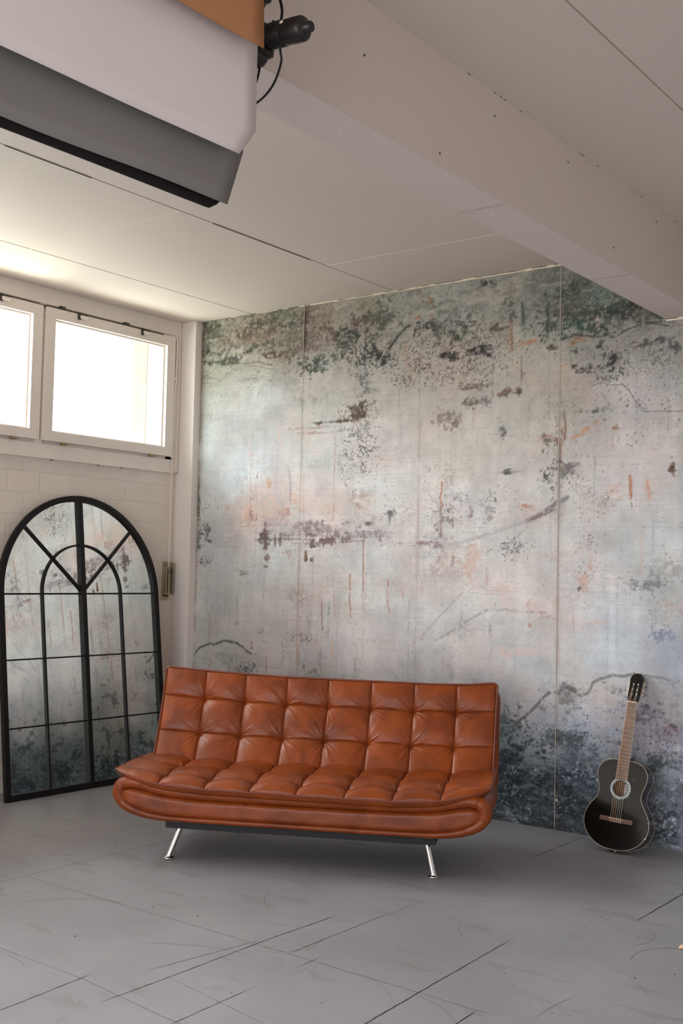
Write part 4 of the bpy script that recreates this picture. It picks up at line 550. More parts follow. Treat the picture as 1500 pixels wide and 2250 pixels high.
# ---- timber frame round the window strip
fr = MB()
fr.box(0, .022, YB+.4, -.072, 2.222, WZ0+.02, bev=.002)       # bottom board
fr.box(0, .022, YB+.4, -.072, 3.275, H, bev=.002)             # head board
fr.box(0, .024, -.122, -.070, 2.222, H, bev=.002)             # side board
fr.box(0, .030, -.098, -.074, 2.222, H, bev=.002)
fr.box(0, .030, YB+.4, -.072, 2.218, 2.232, bev=.002)
fr.box(-.06, -.001, YB+.4, -.115, 2.24, 2.365); fr.box(-.06, -.001, YB+.4, -.115, 3.23, 3.30); fr.box(-.06, -.001, -.178, -.115, 2.3, 3.29)
for k in range(7): fr.box(-.06, .018, -1.395-1.237*k, -1.345-1.237*k, 2.30, 3.29)   # mullions behind the sashes
for (y, z) in ((-1.25, 2.2165), (-.84, 2.2165), (-.62, 2.2165)): fr.box(0, .008, y, y+.012, z-.004, z+.002, 1)
tag(fr.build('trim_5', [M['woodwhite'], M['gapdark']]), kind='structure')
# outer reveal with rendered masonry seen through the panes
rv_ = MB()
rv_.box(-.46, -.3, -.12, .02, 2.1, H+.1); rv_.box(-.46, -.3, YB, .02, 2.0, 2.2)
tag(rv_.build('wall_outer', [mat('outer_render', srgb(196, 186, 160), .8, bump=.3, bump_scale=20, var=.2, var_scale=12)]), kind='structure')

def glass_material():
    mt = bpy.data.materials.new('window_glass'); mt.use_nodes = True; nt = mt.node_tree
    for n_ in list(nt.nodes):
        if n_.type != 'OUTPUT_MATERIAL': nt.nodes.remove(n_)
    out = [n_ for n_ in nt.nodes if n_.type == 'OUTPUT_MATERIAL'][0]
    t = nt.nodes.new('ShaderNodeBsdfTransparent'); t.inputs[0].default_value = (.97, .985, .98, 1)
    g = nt.nodes.new('ShaderNodeBsdfGlossy'); g.inputs['Roughness'].default_value = .02
    mx = nt.nodes.new('ShaderNodeMixShader'); mx.inputs[0].default_value = .04; nt.links.new(t.outputs[0], mx.inputs[1]); nt.links.new(g.outputs[0], mx.inputs[2])
    nt.links.new(mx.outputs[0], out.inputs[0]); return mt
M['glass'] = glass_material()
def make_window():
    root = empty('window_1', (0, 0, 0))
    # local origin at the lower right corner of the sash, y running left (negative)
    W_, HH = 1.213, .915; fw = .082
    s = MB()
    for (y0, y1, z0, z1) in ((-W_, 0, 0, fw-.015), (-W_, 0, HH-fw+.01, HH), (-W_, -W_+fw, fw-.015, HH-fw+.01), (-fw, 0, fw-.015, HH-fw+.01)):
        s.box(.0, .045, y0, y1, z0, z1, bev=.003)
    # glazing bead, stepping back to the pane
    for (d, x0, x1) in ((.0, -.02, .034), (.012, -.02, .012)):
        a = fw-.002+d; e = fw-.017+d
        for (y0, y1, z0, z1) in ((-W_+a-.014, -a+.014, e-.012, e), (-W_+a-.014, -a+.014, HH-a+.009, HH-a+.021), (-W_+a-.014, -W_+a, e, HH-a+.009), (-a, -a+.014, e, HH-a+.009)):
            s.box(x0, x1, y0, y1, z0, z1)
    s.build('sash', M['woodwhite'], root)
    g = MB(); g.box(-.012, -.006, -W_+fw-.01, -fw+.01, fw-.03, HH-fw+.02); g.build('glass_pane', M['glass'], root)
    for y in (-.21, -1.03):
        h_ = MB(); h_.tube([(.05, y-.022, -.012), (.05, y+.022, -.012)], .006, 10); h_.box(.03, .048, y-.018, y+.018, -.018, -.002); h_.tube([(.05, y-.005, -.012), (.05, y+.004, -.012)], .0075, 10)
        h_.build('hinge', M['brass'], root)
    return root
w1 = make_window(); w1.location = (0.0, -.148, 2.34); tag(w1, kind='structure')
for k in range(1, 7):
    w2 = copy_tree(w1); w2.name = 'window_%d' % (k+1); w2.location = (0.0, -.148-1.237*k, 2.34)

# ---- window opener: rod along the head, down the side to a wall lever
op = empty('window_opener', (.06, -.13, 1.3))
tag(op, 'linkage rod opener running above the high windows and down to a metal wall lever', 'window opener')
def P(x, y, z): return (x-.06, y+.13, z-1.3)
r_ = MB(); r_.box(-.038, -.022, -7.9+.13, -.27+.13, 3.251-1.3, 3.262-1.3); r_.build('top_rod', M['darkpaint'], op)
r_ = MB(); r_.tube([P(.035, -.27, 3.258), P(.045, -.16, 3.260), P(.045, -.138, 3.255), P(.045, -.128, 3.235), P(.045, -.124, 3.16)], .007, 10); r_.build('corner_bend', M['woodwhite'], op)
r_ = MB(); r_.tube([P(.045, -.1245, 3.17), P(.040, -.137, 2.8), P(.036, -.142, 2.36), P(.03, -.138, 2.2), P(.028, -.134, 1.50)], .0048, 10)
r_.box(-.03, -.008, -.012-.012, -.012+.014, 2.93-1.3, 2.945-1.3); r_.box(-.03, -.008, -.03, .0, 2.335-1.3, 2.352-1.3); r_.build('vertical_rod', M['woodwhite'], op)
for (y, zz) in ((-1.242, 0), (-.66, 0), (-2.48, 0), (-1.9, 0)):
    a_ = MB(); a_.box(-.04, -.02, y+.13, y+.13+.045, 3.262-1.3, 3.282-1.3, bev=.002); a_.build('rod_clip', M['darkpaint'], op)
for (y, zz) in ((-1.055, 0), (-.463, 0), (-2.29, 0), (-1.7, 0)):
    a_ = MB(); a_.box(-.035, .0, y+.13-.04, y+.13-.02, 3.215-1.3, 3.262-1.3, bev=.002); a_.box(-.035, .012, y+.13-.03, y+.13+.03, 3.222-1.3, 3.245-1.3, 1, bev=.003); a_.box(-.035, .004, y+.13-.03, y+.13+.03, 3.247-1.3, 3.258-1.3, 0)
    a_.build('scissor_bracket', [M['darkpaint'], M['woodwhite']], op)
a_ = MB(); a_.box(-.06, -.054, -.045, .022, -.052, .24, bev=.002)
for (y, z) in ((-.027, -.03), (.006, -.03)): a_.lathe((-.0545, y, z), (1, 0, 0), [(0, .004), (.002, .003)], 8, 1)
a_.build('back_plate', [M['steel'], M['gapdark']], op)
a_ = MB(); a_.box(-.054, -.022, -.038, -.030, -.01, .20, bev=.001); a_.box(-.054, -.018, .026, .036, -.01, .235, bev=.001); a_.box(-.054, -.046, -.03, .026, -.01, .19)
a_.tube([(-.04, -.03, -.015), (-.04, -.01, -.017), (-.04, .005, -.015)], .007, 8, 1); a_.build('channel', [M['steel'], M['gapdark']], op)
a_ = MB(); a_.box(-.045, -.026, -.012, .004, .0, .19, bev=.003); a_.tube([(-.028, -.004, .165), (-.02, .004, .157), (-.018, .014, .165), (-.018, .017, .23)], .0035, 8, 1); a_.build('lever', [M['steel'], M['gapdark']], op)

# ------------------------------------------------------------------ leather sofa
def leather():
    mt = bpy.data.materials.new('cognac_leather'); mt.use_nodes = True; nt = mt.node_tree; b = nt.nodes['Principled BSDF']; L = nt.links.new
    tc = nt.nodes.new('ShaderNodeTexCoord')
    n = nt.nodes.new('ShaderNodeTexNoise'); n.inputs['Scale'].default_value = 5; n.inputs['Detail'].default_value = 5; n.inputs['Roughness'].default_value = .55; n.inputs['Distortion'].default_value = .6
    L(tc.outputs['Object'], n.inputs['Vector'])
    r = nt.nodes.new('ShaderNodeValToRGB'); r.color_ramp.elements[0].position = .3; r.color_ramp.elements[0].color = srgb(104, 45, 14)
    r.color_ramp.elements[1].position = .72; r.color_ramp.elements[1].color = srgb(150, 70, 22)
    L(n.outputs['Fac'], r.inputs['Fac']); L(r.outputs['Color'], b.inputs['Base Color'])
    n2 = nt.nodes.new('ShaderNodeTexVoronoi'); n2.inputs['Scale'].default_value = 320; n2.feature = 'DISTANCE_TO_EDGE'; L(tc.outputs['Object'], n2.inputs['Vector'])
    n3 = nt.nodes.new('ShaderNodeTexNoise'); n3.inputs['Scale'].default_value = 22; n3.inputs['Detail'].default_value = 6; n3.inputs['Distortion'].default_value = 1.4; L(tc.outputs['Object'], n3.inputs['Vector'])
    m1 = nt.nodes.new('ShaderNodeMath'); m1.operation = 'MULTIPLY_ADD'; m1.inputs[1].default_value = .25; L(n2.outputs['Distance'], m1.inputs[0]); L(n3.outputs['Fac'], m1.inputs[2])
    bp = nt.nodes.new('ShaderNodeBump'); bp.inputs['Strength'].default_value = .28; bp.inputs['Distance'].default_value = .003
    L(m1.outputs[0], bp.inputs['Height']); L(bp.outputs['Normal'], b.inputs['Normal'])
    mr = nt.nodes.new('ShaderNodeMapRange'); mr.inputs['To Min'].default_value = .32; mr.inputs['To Max'].default_value = .46; L(n3.outputs['Fac'], mr.inputs['Value']); L(mr.outputs['Result'], b.inputs['Roughness'])
    b.inputs['Specular IOR Level'].default_value = .36
    return mt
M['leather'] = leather()
M['piping'] = mat('dark_leather_piping', srgb(112, 48, 26), .38, bump=.2, bump_scale=200)

sofa = empty('sofa', (2.602, -1.6565, 0), math.atan2(.4507, .8927))
tag(sofa, 'cognac brown leather sofa bed with button-tufted seat and back on splayed chrome legs', 'sofa')
UC = .005
COLS = [-.965, -.71, -.468, -.232, .006, .25, .49, .725, .965]

def interp(x, xs_, ys_): return float(np.interp(x, xs_, ys_))
def sstep(a, b, x):
    t = min(1, max(0, (x-a)/(b-a))); return t*t*(3-2*t)

def quilt(name, cols, rows, surf, nu, nt_, amp, seed, droop=None):
    """tufted skin: surf(u, t) -> point, normal.  cols/rows are the stitched lines."""
    R_ = random.Random(seed)
    cols = np.array(cols); rows = np.array(rows)
    us = np.unique(np.concatenate([np.linspace(cols[0], cols[-1], nu)] + [cols[1:-1]+d for d in (-.0035, 0, .0035)]))
    ts = np.unique(np.concatenate([np.linspace(rows[0], rows[-1], nt_)] + [rows[1:-1]+d for d in (-.004, 0, .004)]))
    tufts = [(cu, rt) for cu in cols[1:-1] for rt in rows[1:-1]]
    wr = [(cu, rt, R_.uniform(0, 6.28), R_.choice([11, 13, 15, 17]), R_.uniform(.6, 1.3), R_.uniform(0, 6.28)) for cu, rt in tufts]
    cell = {}
    V = []; 
    sc_t = 1.0
    p0, _ = surf(0, rows[0]); p1, _ = surf(0, rows[-1]); LT = (p1-p0).length/(rows[-1]-rows[0])
    for t in ts:
        j = min(len(rows)-2, max(0, int(np.searchsorted(rows, t, side='right')-1))); b0, b1 = rows[j], rows[j+1]; fb = (t-b0)/(b1-b0)
        for u in us:
            i = min(len(cols)-2, max(0, int(np.searchsorted(cols, u, side='right')-1))); a0, a1 = cols[i], cols[i+1]; fa = (u-a0)/(a1-a0)
            if (i, j) not in cell: cell[(i, j)] = (R_.uniform(.82, 1.15), R_.uniform(-.15, .15), R_.uniform(-.15, .15), R_.uniform(0, 6.28), R_.uniform(20, 40), R_.uniform(0, 3.14))
            ca, ox, oy, ph, fr_, an = cell[(i, j)]
            xa = abs(2*fa-1); xb = abs(2*fb-1)
            # distance in metres to the nearest stitched lines
            du = min(fa, 1-fa)*(a1-a0); dt = min(fb, 1-fb)*(b1-b0)*LT
            pu = (1-xa**10)**.5; pt = (1-xb**10)**.5
            h = amp*ca*(1-xa**2.4)**.8*(1-xb**2.4)**.8*(1+ox*(fa-.5)+oy*(fb-.5))*.78
            h += amp*.12*pu*pt
            h -= .0045*math.exp(-(du/.0035)**2) + .0045*math.exp(-(dt/.0035)**2)
            for (cu, rt, ph_, nn, st, sp) in wr:
                dx = u-cu; dy = (t-rt)*LT; r2 = dx*dx+dy*dy
                if r2 < .030:
                    rr = math.sqrt(r2); h -= .013*math.exp(-(rr/.018)**2) + .013*math.exp(-(rr/.055)**2)
                    if rr > .006:
                        th = math.atan2(dy, dx)
                        w = max(0, math.sin(nn*th+ph_+8*rr))**3 * (0.55+0.45*math.sin(2*th+sp))
                        h += .0085*st*w*math.exp(-(rr/.080)**2)*min(1, rr/.030) - .0015*st*math.exp(-(rr/.07)**2)
            # a few long drag wrinkles in each panel
            q = (fa-.5)*math.cos(an)+(fb-.5)*math.sin(an)
            h += .0007*math.sin(q*fr_*.5+ph+2.2*math.sin(3*fa+ph))*pu*pt
            p, n = surf(u, t)
            V.append(p+n*h)
    nu_ = len(us); nt2 = len(ts)
    F = [[r*nu_+c_, r*nu_+c_+1, (r+1)*nu_+c_+1, (r+1)*nu_+c_] for r in range(nt2-1) for c_ in range(nu_-1)]
    return us, ts, V, F, nu_, nt2

# --- seat pad
SE_U = [-.97, -.93, -.87, -.78, -.68, -.5, 0, .5, .68, .78, .87, .93, .97]
SE_Z = [.455, .441, .425, .408, .397, .388, .384, .382, .392, .406, .426, .444, .462]
def seat_edge(u):
    z = interp(u, SE_U, SE_Z); v = -.128 + .075*(min(1, abs(u)/.965))**9
    return v, z
def seat_surf(u, t):
    v0, z0 = seat_edge(u)
    # t 0..1 ; profile of the pad from the front lip back under the backrest
    k = 1-(abs(u)/.985)**8
    top = .425 + .018*(abs(u)/.96)**4
    vv = v0 + (.56-v0)*t
    rise = 1-math.exp(-t*9.0)
    zz = z0 + (max(top, z0+.004)-z0)*rise - .012*max(0, t-.45)
    eps = 1e-3
    d = 9.0*math.exp(-t*9.0)*(max(top, z0+.004)-z0)/(.56-v0)
    n = Vector((0, -d, 1)).normalized()
    return Vector((u, vv, zz)), n
rows_s = [0.0, .185, .56, 1.0]
us, ts, V, F, nu_, nt2 = quilt('seat', COLS, rows_s, seat_surf, 330, 120, .030, 5)
# taper the sides down to the edge seam and close underneath
def close_pad(V, F, nu_, nt2, under):
    V = list(V); F = list(F)
    ring = [i for i in range(nu_)] + [r*nu_+nu_-1 for r in range(1, nt2)] + [(nt2-1)*nu_+c_ for c_ in range(nu_-2, -1, -1)] + [r*nu_ for r in range(nt2-2, 0, -1)]
    base = len(V); levels = 5
    for L_ in range(1, levels+1):
        for i in ring: V.append(under(V[i], L_/levels))
    n = len(ring)
    for L_ in range(levels):
        for k in range(n):
            a = ring[k] if L_ == 0 else base+(L_-1)*n+k; b = ring[(k+1) % n] if L_ == 0 else base+(L_-1)*n+(k+1) % n
            c_ = base+L_*n+(k+1) % n; d = base+L_*n+k
            F.append([a, d, c_, b])
    F.append([base+(levels-1)*n+k for k in range(n)])
    return V, F
def seat_under(p, f):
    # edge wraps under the pad and inward to the base
    inward = f*.10
    u = p.x*(1-.07*f) ; v = p.y + (.30-p.y)*.22*f*f
    z = p.z - .046*math.sin(f*math.pi/2) 
    return Vector((u, v, z))
V2, F2 = close_pad(V, F, nu_, nt2, seat_under)
seat = from_pydata('seat', V2, F2, M['leather'], sofa, sm=True)

def edge_line(surf, us_, t, off=0.0):
    return [surf(u, t)[0] + surf(u, t)[1]*off for u in us_]
pm = MB()
pm.tube([seat_surf(u, 0)[0]+Vector((0, -.002, .0)) for u in np.linspace(-.965, .965, 120)], .0042, 8)
for s_ in (-1, 1): pm.tube([seat_surf(s_*.966, t)[0] for t in np.linspace(0, .75, 40)], .0042, 8)
pm.build('seat_piping', M['piping'], sofa)
def cords(V, us, ts, nu_, cols, rows, lift, r_, name, parent, tmax=1.0):
    cm = MB()
    for cu in cols[1:-1]:
        i = int(np.argmin(abs(us-cu)))
        pts = [V[k*nu_+i] for k in range(len(ts)) if ts[k] <= tmax]
        nn = [Vector(p)+Vector(lift) for p in pts]
        cm.tube(nn[::2], r_, 6)
    return cm.build(name, M['piping'], parent)
cords(V, us, ts, nu_, COLS, rows_s, (0, 0, .0012), .0021, 'seat_stitching', sofa, .8)

# --- back pad: leans back, top edge dips in the middle
BK_U = [-.955, -.9, -.8, -.6, -.3, 0, .3, .6, .8, .9, .958]
BK_Z = [.926, .918, .910, .900, .888, .884, .882, .879, .884, .894, .900]
COLB = [-.945, -.708, -.470, -.226, .014, .258, .500, .735, .952]
def back_surf(u, t):
    zt = interp(u, BK_U, BK_Z)
    v = .405 + .245*t + .020*math.sin(math.pi*t); z = .375 + (zt-.375)*t
    e = .012*(abs(u)/.95)**10
    n = Vector((0, -(zt-.375), .245+.020*math.pi*math.cos(math.pi*t))).normalized()
    return Vector((u*(1-.012*(1-t)), v+e*0, z)), n
rows_b = [0.0, .372, .716, 1.0]
usb, tsb, VB, FB, nub, ntb = quilt('back', COLB, rows_b, back_surf, 330, 140, .021, 9)
def back_under(p, f):
    c0 = Vector((0, .03+.0*f, 0))
    return Vector((p.x*(1-.012*f), p.y+.085*f, p.z-.010*f-.03*f*(1 if p.z > .6 else 0)))
VB2, FB2 = close_pad(VB, FB, nub, ntb, back_under)
from_pydata('backrest', VB2, FB2, M['leather'], sofa, sm=True)
cords(VB, usb, tsb, nub, COLB, rows_b, (0, -.0012, .0003), .0021, 'backrest_stitching', sofa)
pm = MB()
bp_ = [back_surf(-.95, t)[0] for t in np.linspace(0, .965, 40)] + [back_surf(-.945, .985)[0], back_surf(-.93, 1.0)[0]] + [back_surf(u, 1.004)[0] for u in np.linspace(-.915, .92, 110)] + [back_surf(.94, 1.0)[0], back_surf(.952, .985)[0]] + [back_surf(.957, t)[0] for t in np.linspace(.965, 0, 40)]
pm.tube(bp_, .0058, 8); pm.build('backrest_piping', M['piping'], sofa)
# rear shell of the backrest
sh = MB(); NU = 40
prof = []
for k in range(25):      # rounded outline in u/height
    a = k/24*math.pi; prof.append((a,))
def shell_section(v_off, grow):
    pts = []
    w_ = .972+grow
    zb = .30; zt_ = .872+grow
    rr = .075
    pts.append((-w_*.965, zb)); pts.append((-w_, zb+.08))
    for k in range(9): a = math.pi-k/8*math.pi/2; pts.append((-w_+rr+rr*math.cos(a), zt_-rr+rr*math.sin(a)))
    for k in range(1, 12): pts.append((-w_+rr+(2*w_-2*rr)*k/12, zt_-.012*math.sin(math.pi*k/12)))
    for k in range(9): a = math.pi/2-k/8*math.pi/2; pts.append((w_-rr+rr*math.cos(a), zt_-rr+rr*math.sin(a)))
    pts.append((w_, zb+.08)); pts.append((w_*.965, zb))
    return [(u, .43+.49*(z-.375)*1.0+v_off, z) for u, z in pts]
secs = [shell_section(.040, -.03), shell_section(.048, -.010), shell_section(.065, -.002), shell_section(.095, .0), shell_section(.125, -.006), shell_section(.145, -.03), shell_section(.15, -.08)]
vs = [q for s_ in secs for q in s_]; n = len(secs[0]); fs = []
for a in range(len(secs)-1):
    for k in range(n): fs.append([a*n+k, a*n+(k+1) % n, (a+1)*n+(k+1) % n, (a+1)*n+k])
fs.append(list(range(n))[::-1]); fs.append([(len(secs)-1)*n+k for k in range(n)])
from_pydata('backrest_shell', vs, fs, M['leather'], sofa, sm=True)

# --- base: boat-shaped body with a padded roll running round the front panel
ring = [(0, .2195, .0150), (-.35, .2195, .0150), (-.6, .2205, .0155), (-.7, .2235, .018), (-.79, .236, .0215), (-.86, .257, .026), (-.908, .285, .030), (-.934, .320, .0325), (-.934, .356, .034), (-.91, .385, .034), (-.86, .394, .031), (-.79, .382, .029), (-.7, .362, .0275), (-.55, .350, .027), (-.3, .347, .0265), (0, .346, .0265)]
left = ring; right = [(-u, z, r) for u, z, r in ring[::-1]][1:-1]
def cr(P, n_=6):
    out = []
    N = len(P)
    for i in range(N):
        p0, p1, p2, p3 = [np.array(P[(i+k) % N], float) for k in (-1, 0, 1, 2)]
        for k in range(n_):
            t = k/n_
            out.append(.5*((2*p1)+(-p0+p2)*t+(2*p0-5*p1+4*p2-p3)*t*t+(-p0+3*p1-3*p2+p3)*t**3))
    return out
loop = cr(left+right, 8)
rm = MB(); pts = []; rs_ = []
tot = 0; prev = None
for q in loop:
    u, z, r_ = q
    if prev is not None: tot += math.hypot(u-prev[0], z-prev[1])
    prev = (u, z)
    pleat = 0
    if abs(u) > .80: pleat = .0022*max(0, math.sin(tot*62))**6 
    pts.append((u, -.068+.012*abs(u)**6, z)); rs_.append(r_-pleat)
# the roll is deeper (front to back) than high
rings = []
N = len(pts)
for i in range(N):
    a = np.array(pts[i-1]); b_ = np.array(pts[(i+1) % N]); t = b_-a; t = t/np.linalg.norm(t)
    nn = np.array((t[2], 0, -t[0]))
    rings.append([tuple(np.array(pts[i]) + nn*rs_[i]*1.06*math.cos(2*math.pi*k/16) + np.array((0, 1, 0))*rs_[i]*1.25*math.sin(2*math.pi*k/16)) for k in range(16)])
vs = [q for rg in rings for q in rg]
fs = [[i*16+k, i*16+(k+1) % 16, ((i+1) % N)*16+(k+1) % 16, ((i+1) % N)*16+k] for i in range(N) for k in range(16)]
from_pydata('front_roll', vs, fs, M['leather'], sofa, sm=True)
# stitched pleats across the roll at both ends
tot = 0; prev = None; last = -1
for i in range(N):
    u, _, z = pts[i]
    if prev is not None: tot += math.hypot(u-prev[0], z-prev[1])
    prev = (u, z)
    if abs(u) > .80:
        ph = (tot*62/(2*math.pi)) % 1
        if abs(ph-.25) < .06 and tot-last > .04:
            last = tot
            sm_ = MB(); sm_.tube([rings[i][k] for k in (8, 9, 10, 11, 12, 13, 14, 15, 0)], .0016, 6); sm_.build('pleat_seam', M['piping'], sofa)
# front panel, gently crowned
PU = [-.925, -.905, -.87, -.8, -.7, -.5, 0, .5, .7, .8, .87, .905, .925]
PT = [.338, .354, .362, .353, .334, .322, .319, .322, .334, .353, .362, .354, .338]
PB = [.330, .298, .275, .249, .236, .2315, .2315, .2315, .236, .249, .275, .298, .330]
vs = []; fs = []; nU, nV = 120, 12
for i in range(nU+1):
    u = -.925+1.85*i/nU; zt_, zb = interp(u, PU, PT), interp(u, PU, PB)
    for j in range(nV+1):
        f_ = j/nV; z = zb+(zt_-zb)*f_
        e = min(1, (.93-abs(u))/.05)
        bul = (1-(2*f_-1)**8)*.020*max(0, e)**.5
        bul += .0015*math.sin(u*23+2*math.sin(u*7))*math.sin(f_*3.1)
        vs.append((u, -.078-bul, z))
for i in range(nU):
    for j in range(nV): a = i*(nV+1)+j; fs.append([a, a+nV+1, a+nV+2, a+1])
from_pydata('front_panel', vs, fs, M['leather'], sofa, sm=True)
# body behind
def outl(sc_u, dz):
    P_ = [(-.60, .205), (-.70, .208), (-.80, .222), (-.87, .242), (-.925, .272), (-.958, .310), (-.965, .350), (-.945, .388), (-.90, .415), (-.80, .408), (-.7, .388), (-.5, .376)]
    P_ = P_ + [(-u, z) for u, z in P_[::-1]]
    return [(u*sc_u, z+dz*(1 if z > .3 else -1)) for u, z in P_]
secs = [(-.072, .955, -.012), (-.050, .985, -.003), (.0, 1.0, 0), (.15, 1.012, .0), (.35, 1.015, -.01), (.55, 1.012, -.01), (.66, .995, -.012), (.71, .96, -.02)]
vs = []; 
for v_, su, dz in secs: vs += [(u, v_, z) for u, z in outl(su, dz)]
n = len(outl(1, 0)); fs = []
for a in range(len(secs)-1):
    for k in range(n): fs.append([a*n+k, a*n+(k+1) % n, (a+1)*n+(k+1) % n, (a+1)*n+k])
fs.append(list(range(n))[::-1]); fs.append([(len(secs)-1)*n+k for k in range(n)])
o = from_pydata('base', vs, fs, M['leather'], sofa, sm=True)
ss_ = o.modifiers.new('subsurf', 'SUBSURF'); ss_.levels = 1; ss_.render_levels = 2
# dark underframe
u_ = MB(); u_.box(-.715, .690, .02, .62, .148, .222, bev=.012); u_.build('underframe', M['underframe'], sofa)
# legs with flared feet
for (fu, fv, tu, tv) in ((-.684, 0, -.640, .045), (.685, 0, .645, .045), (-.50, .66, -.48, .60), (.46, .66, .44, .60)):
    l = MB(); a = Vector((fu, fv, .012)); t_ = Vector((tu, tv, .155))
    l.tube([a, t_], .0145, 24)
    leg = l.build('leg', M['chrome'], sofa)
    ft = MB(); ft.lathe((fu, fv, 0), (0, 0, 1), [(0, .022), (.002, .027), (.006, .028), (.009, .026), (.011, .019), (.014, .0175), (.018, .0165)], 28)
    ft.build('foot', M['chrome'], leg)

# ------------------------------------------------------------------ arched mirror
A_ = Vector((.262, -1.722, 0)); B_ = Vector((.290, -.362, 0)); wv = (B_-A_).normalized(); MW = (B_-A_).length
hv = Vector((0, 0, 1)).cross(wv); hv = hv if hv.x < 0 else -hv
th = math.atan2(.243, 1.985)
up_ = Vector((0, 0, 1))*math.cos(th) + hv*math.sin(th)
nv = wv.cross(up_); nv = nv if nv.x > 0 else -nv
mir = empty('arched_mirror', tuple(A_))
tag(mir, 'tall arched window mirror with a thin black metal frame leaning on the block wall', 'mirror')
mr_ = Matrix((( wv.x, up_.x, nv.x), (wv.y, up_.y, nv.y), (wv.z, up_.z, nv.z)))
def ml(a, b, d): return (a, b, d)           # local: along the sill, up, out of the glass
mir.matrix_world = Matrix.Translation(A_) @ mr_.to_4x4()
SPR = 1.312; RAD = MW/2
def arch(inset, n=48):
    P_ = [(inset, 0.0 if inset == 0 else inset)]
    P_ = [(inset, inset)]
    for k in range(n+1):
        a = math.pi-math.pi*k/n; P_.append((MW/2+(RAD-inset)*math.cos(a), SPR+(RAD-inset)*math.sin(a)))
    P_.append((MW-inset, inset)); return P_
o_, i_ = arch(0.0), arch(.040)
vs = []; fs = []
n = len(o_)
for d0, P_ in ((0, o_), (.032, o_), (.032, i_), (.0, i_)): vs += [(a, b, d0) for a, b in P_]
for L_ in range(4):
    L2 = (L_+1) % 4
    for k in range(n): fs.append([L_*n+k, L_*n+(k+1) % n, L2*n+(k+1) % n, L2*n+k])
fo = from_pydata('frame', vs, fs, M['blackmetal'], mir)
bv = fo.modifiers.new('bevel', 'BEVEL'); bv.width = .003; bv.segments = 2; bv.limit_method = 'ANGLE'
mglass = mat('mirror_glass', (.80, .84, .82, 1), .015, metal=1.0)
g = MB(); P_ = arch(.036); g.prism(P_, lambda a, b: (a, b, .004), lambda a, b: (a, b, .010)); g.build('mirror_pane', mglass, mir)
def bar(name, p, q, w_, d0=.010, d1=.026):
    p = Vector((p[0], p[1], 0)); q = Vector((q[0], q[1], 0)); t = (q-p).normalized(); n_ = Vector((-t.y, t.x, 0))*w_/2
    bb_ = MB(); vs = [p+n_, p-n_, q-n_, q+n_]
    bb_.prism([(v.x, v.y) for v in vs], lambda a, b: (a, b, d0), lambda a, b: (a, b, d1)); return bb_.build(name, M['blackmetal'], mir)
MC = MW/2
bar('centre_bar', (MC, .035), (MC, SPR+RAD-.035), .034, .010, .034)
for z in (1.312, .885, .450): bar('crossbar', (.035, z), (MW-.035, z), .010, .010, .022)
for s_ in (-1, 1):
    a = math.pi/2+s_*math.radians(45.5)
    bar('diagonal_bar', (MC, SPR+.01), (MC+(RAD-.035)*math.cos(a), SPR+(RAD-.035)*math.sin(a)), .015, .010, .024)
IR = .335
for s_ in (-1, 1):
    bb_ = MB(); pts_ = [(MC+s_*IR, .035), (MC+s_*IR, SPR)] + [(MC+s_*IR*math.cos(t), SPR+IR*math.sin(t)) for t in np.linspace(.08, math.pi/2, 20)]
    vs = []
    for k, (a, b) in enumerate(pts_):
        p0 = Vector(pts_[max(k-1, 0)]); p1 = Vector(pts_[min(k+1, len(pts_)-1)]); t = (p1-p0).normalized(); n_ = Vector((-t.y, t.x))*.0065
        vs += [(a+n_.x, b+n_.y, .010), (a-n_.x, b-n_.y, .010), (a-n_.x, b-n_.y, .024), (a+n_.x, b+n_.y, .024)]
    fs = [[k*4+j, k*4+(j+1) % 4, k*4+4+(j+1) % 4, k*4+4+j] for k in range(len(pts_)-1) for j in range(4)] + [[0, 1, 2, 3]]
    bb_.add(vs, fs); bb_.build('inner_arch_bar', M['blackmetal'], mir)

# ------------------------------------------------------------------ guitar
GP = (3.6861, -.2937, .022, .0355, -.24, .0442, .9918)
M['gtop'] = mat('black_gloss_lacquer', srgb(15, 14, 12), .14, spec=.35, coat=.25, coat_rough=.06, var=.3, var_scale=5)
M['gside'] = mat('dark_side_lacquer', srgb(30, 17, 15), .22, spec=.5, coat=.5)
M['bind'] = mat('cream_binding', srgb(212, 192, 172), .4)
M['rosew'] = mat('rosewood', srgb(124, 88, 72), .5, bump=.1, bump_scale=80, var=.35, var_scale=22)
M['bridgew'] = mat('bridge_rosewood', srgb(104, 62, 46), .45, bump=.1, bump_scale=100, var=.3, var_scale=30)
M['inner'] = mat('inner_cedar', srgb(150, 100, 66), .7, var=.2, var_scale=10)
M['bone'] = mat('bone', srgb(226, 212, 192), .4)
M['nylon'] = mat('string_nylon', srgb(208, 196, 176), .3)
M['wound'] = mat('string_wound', srgb(190, 160, 130), .3, metal=.6)
M['paperlabel'] = mat('paper_label', srgb(226, 216, 214), .7)
M['fretm'] = mat('fret_metal', srgb(206, 190, 168), .3, metal=.6)
gt = empty('guitar', (0, 0, 0))
tag(gt, 'black classical guitar with cream binding and scuffed top leaning against the mural wall', 'guitar')
cz, sz = math.cos(GP[3]), math.sin(GP[3]); cx_, sx_ = math.cos(GP[4]), math.sin(GP[4]); cy_, sy_ = math.cos(GP[5]), math.sin(GP[5])
Rz = Matrix(((cz, -sz, 0), (sz, cz, 0), (0, 0, 1))); Rx = Matrix(((1, 0, 0), (0, cx_, -sx_), (0, sx_, cx_))); Ry = Matrix(((cy_, 0, sy_), (0, 1, 0), (-sy_, 0, cy_)))
gt.matrix_world = Matrix.Translation(GP[:3]) @ ((Rz@Rx@Ry)*GP[6]).to_4x4()
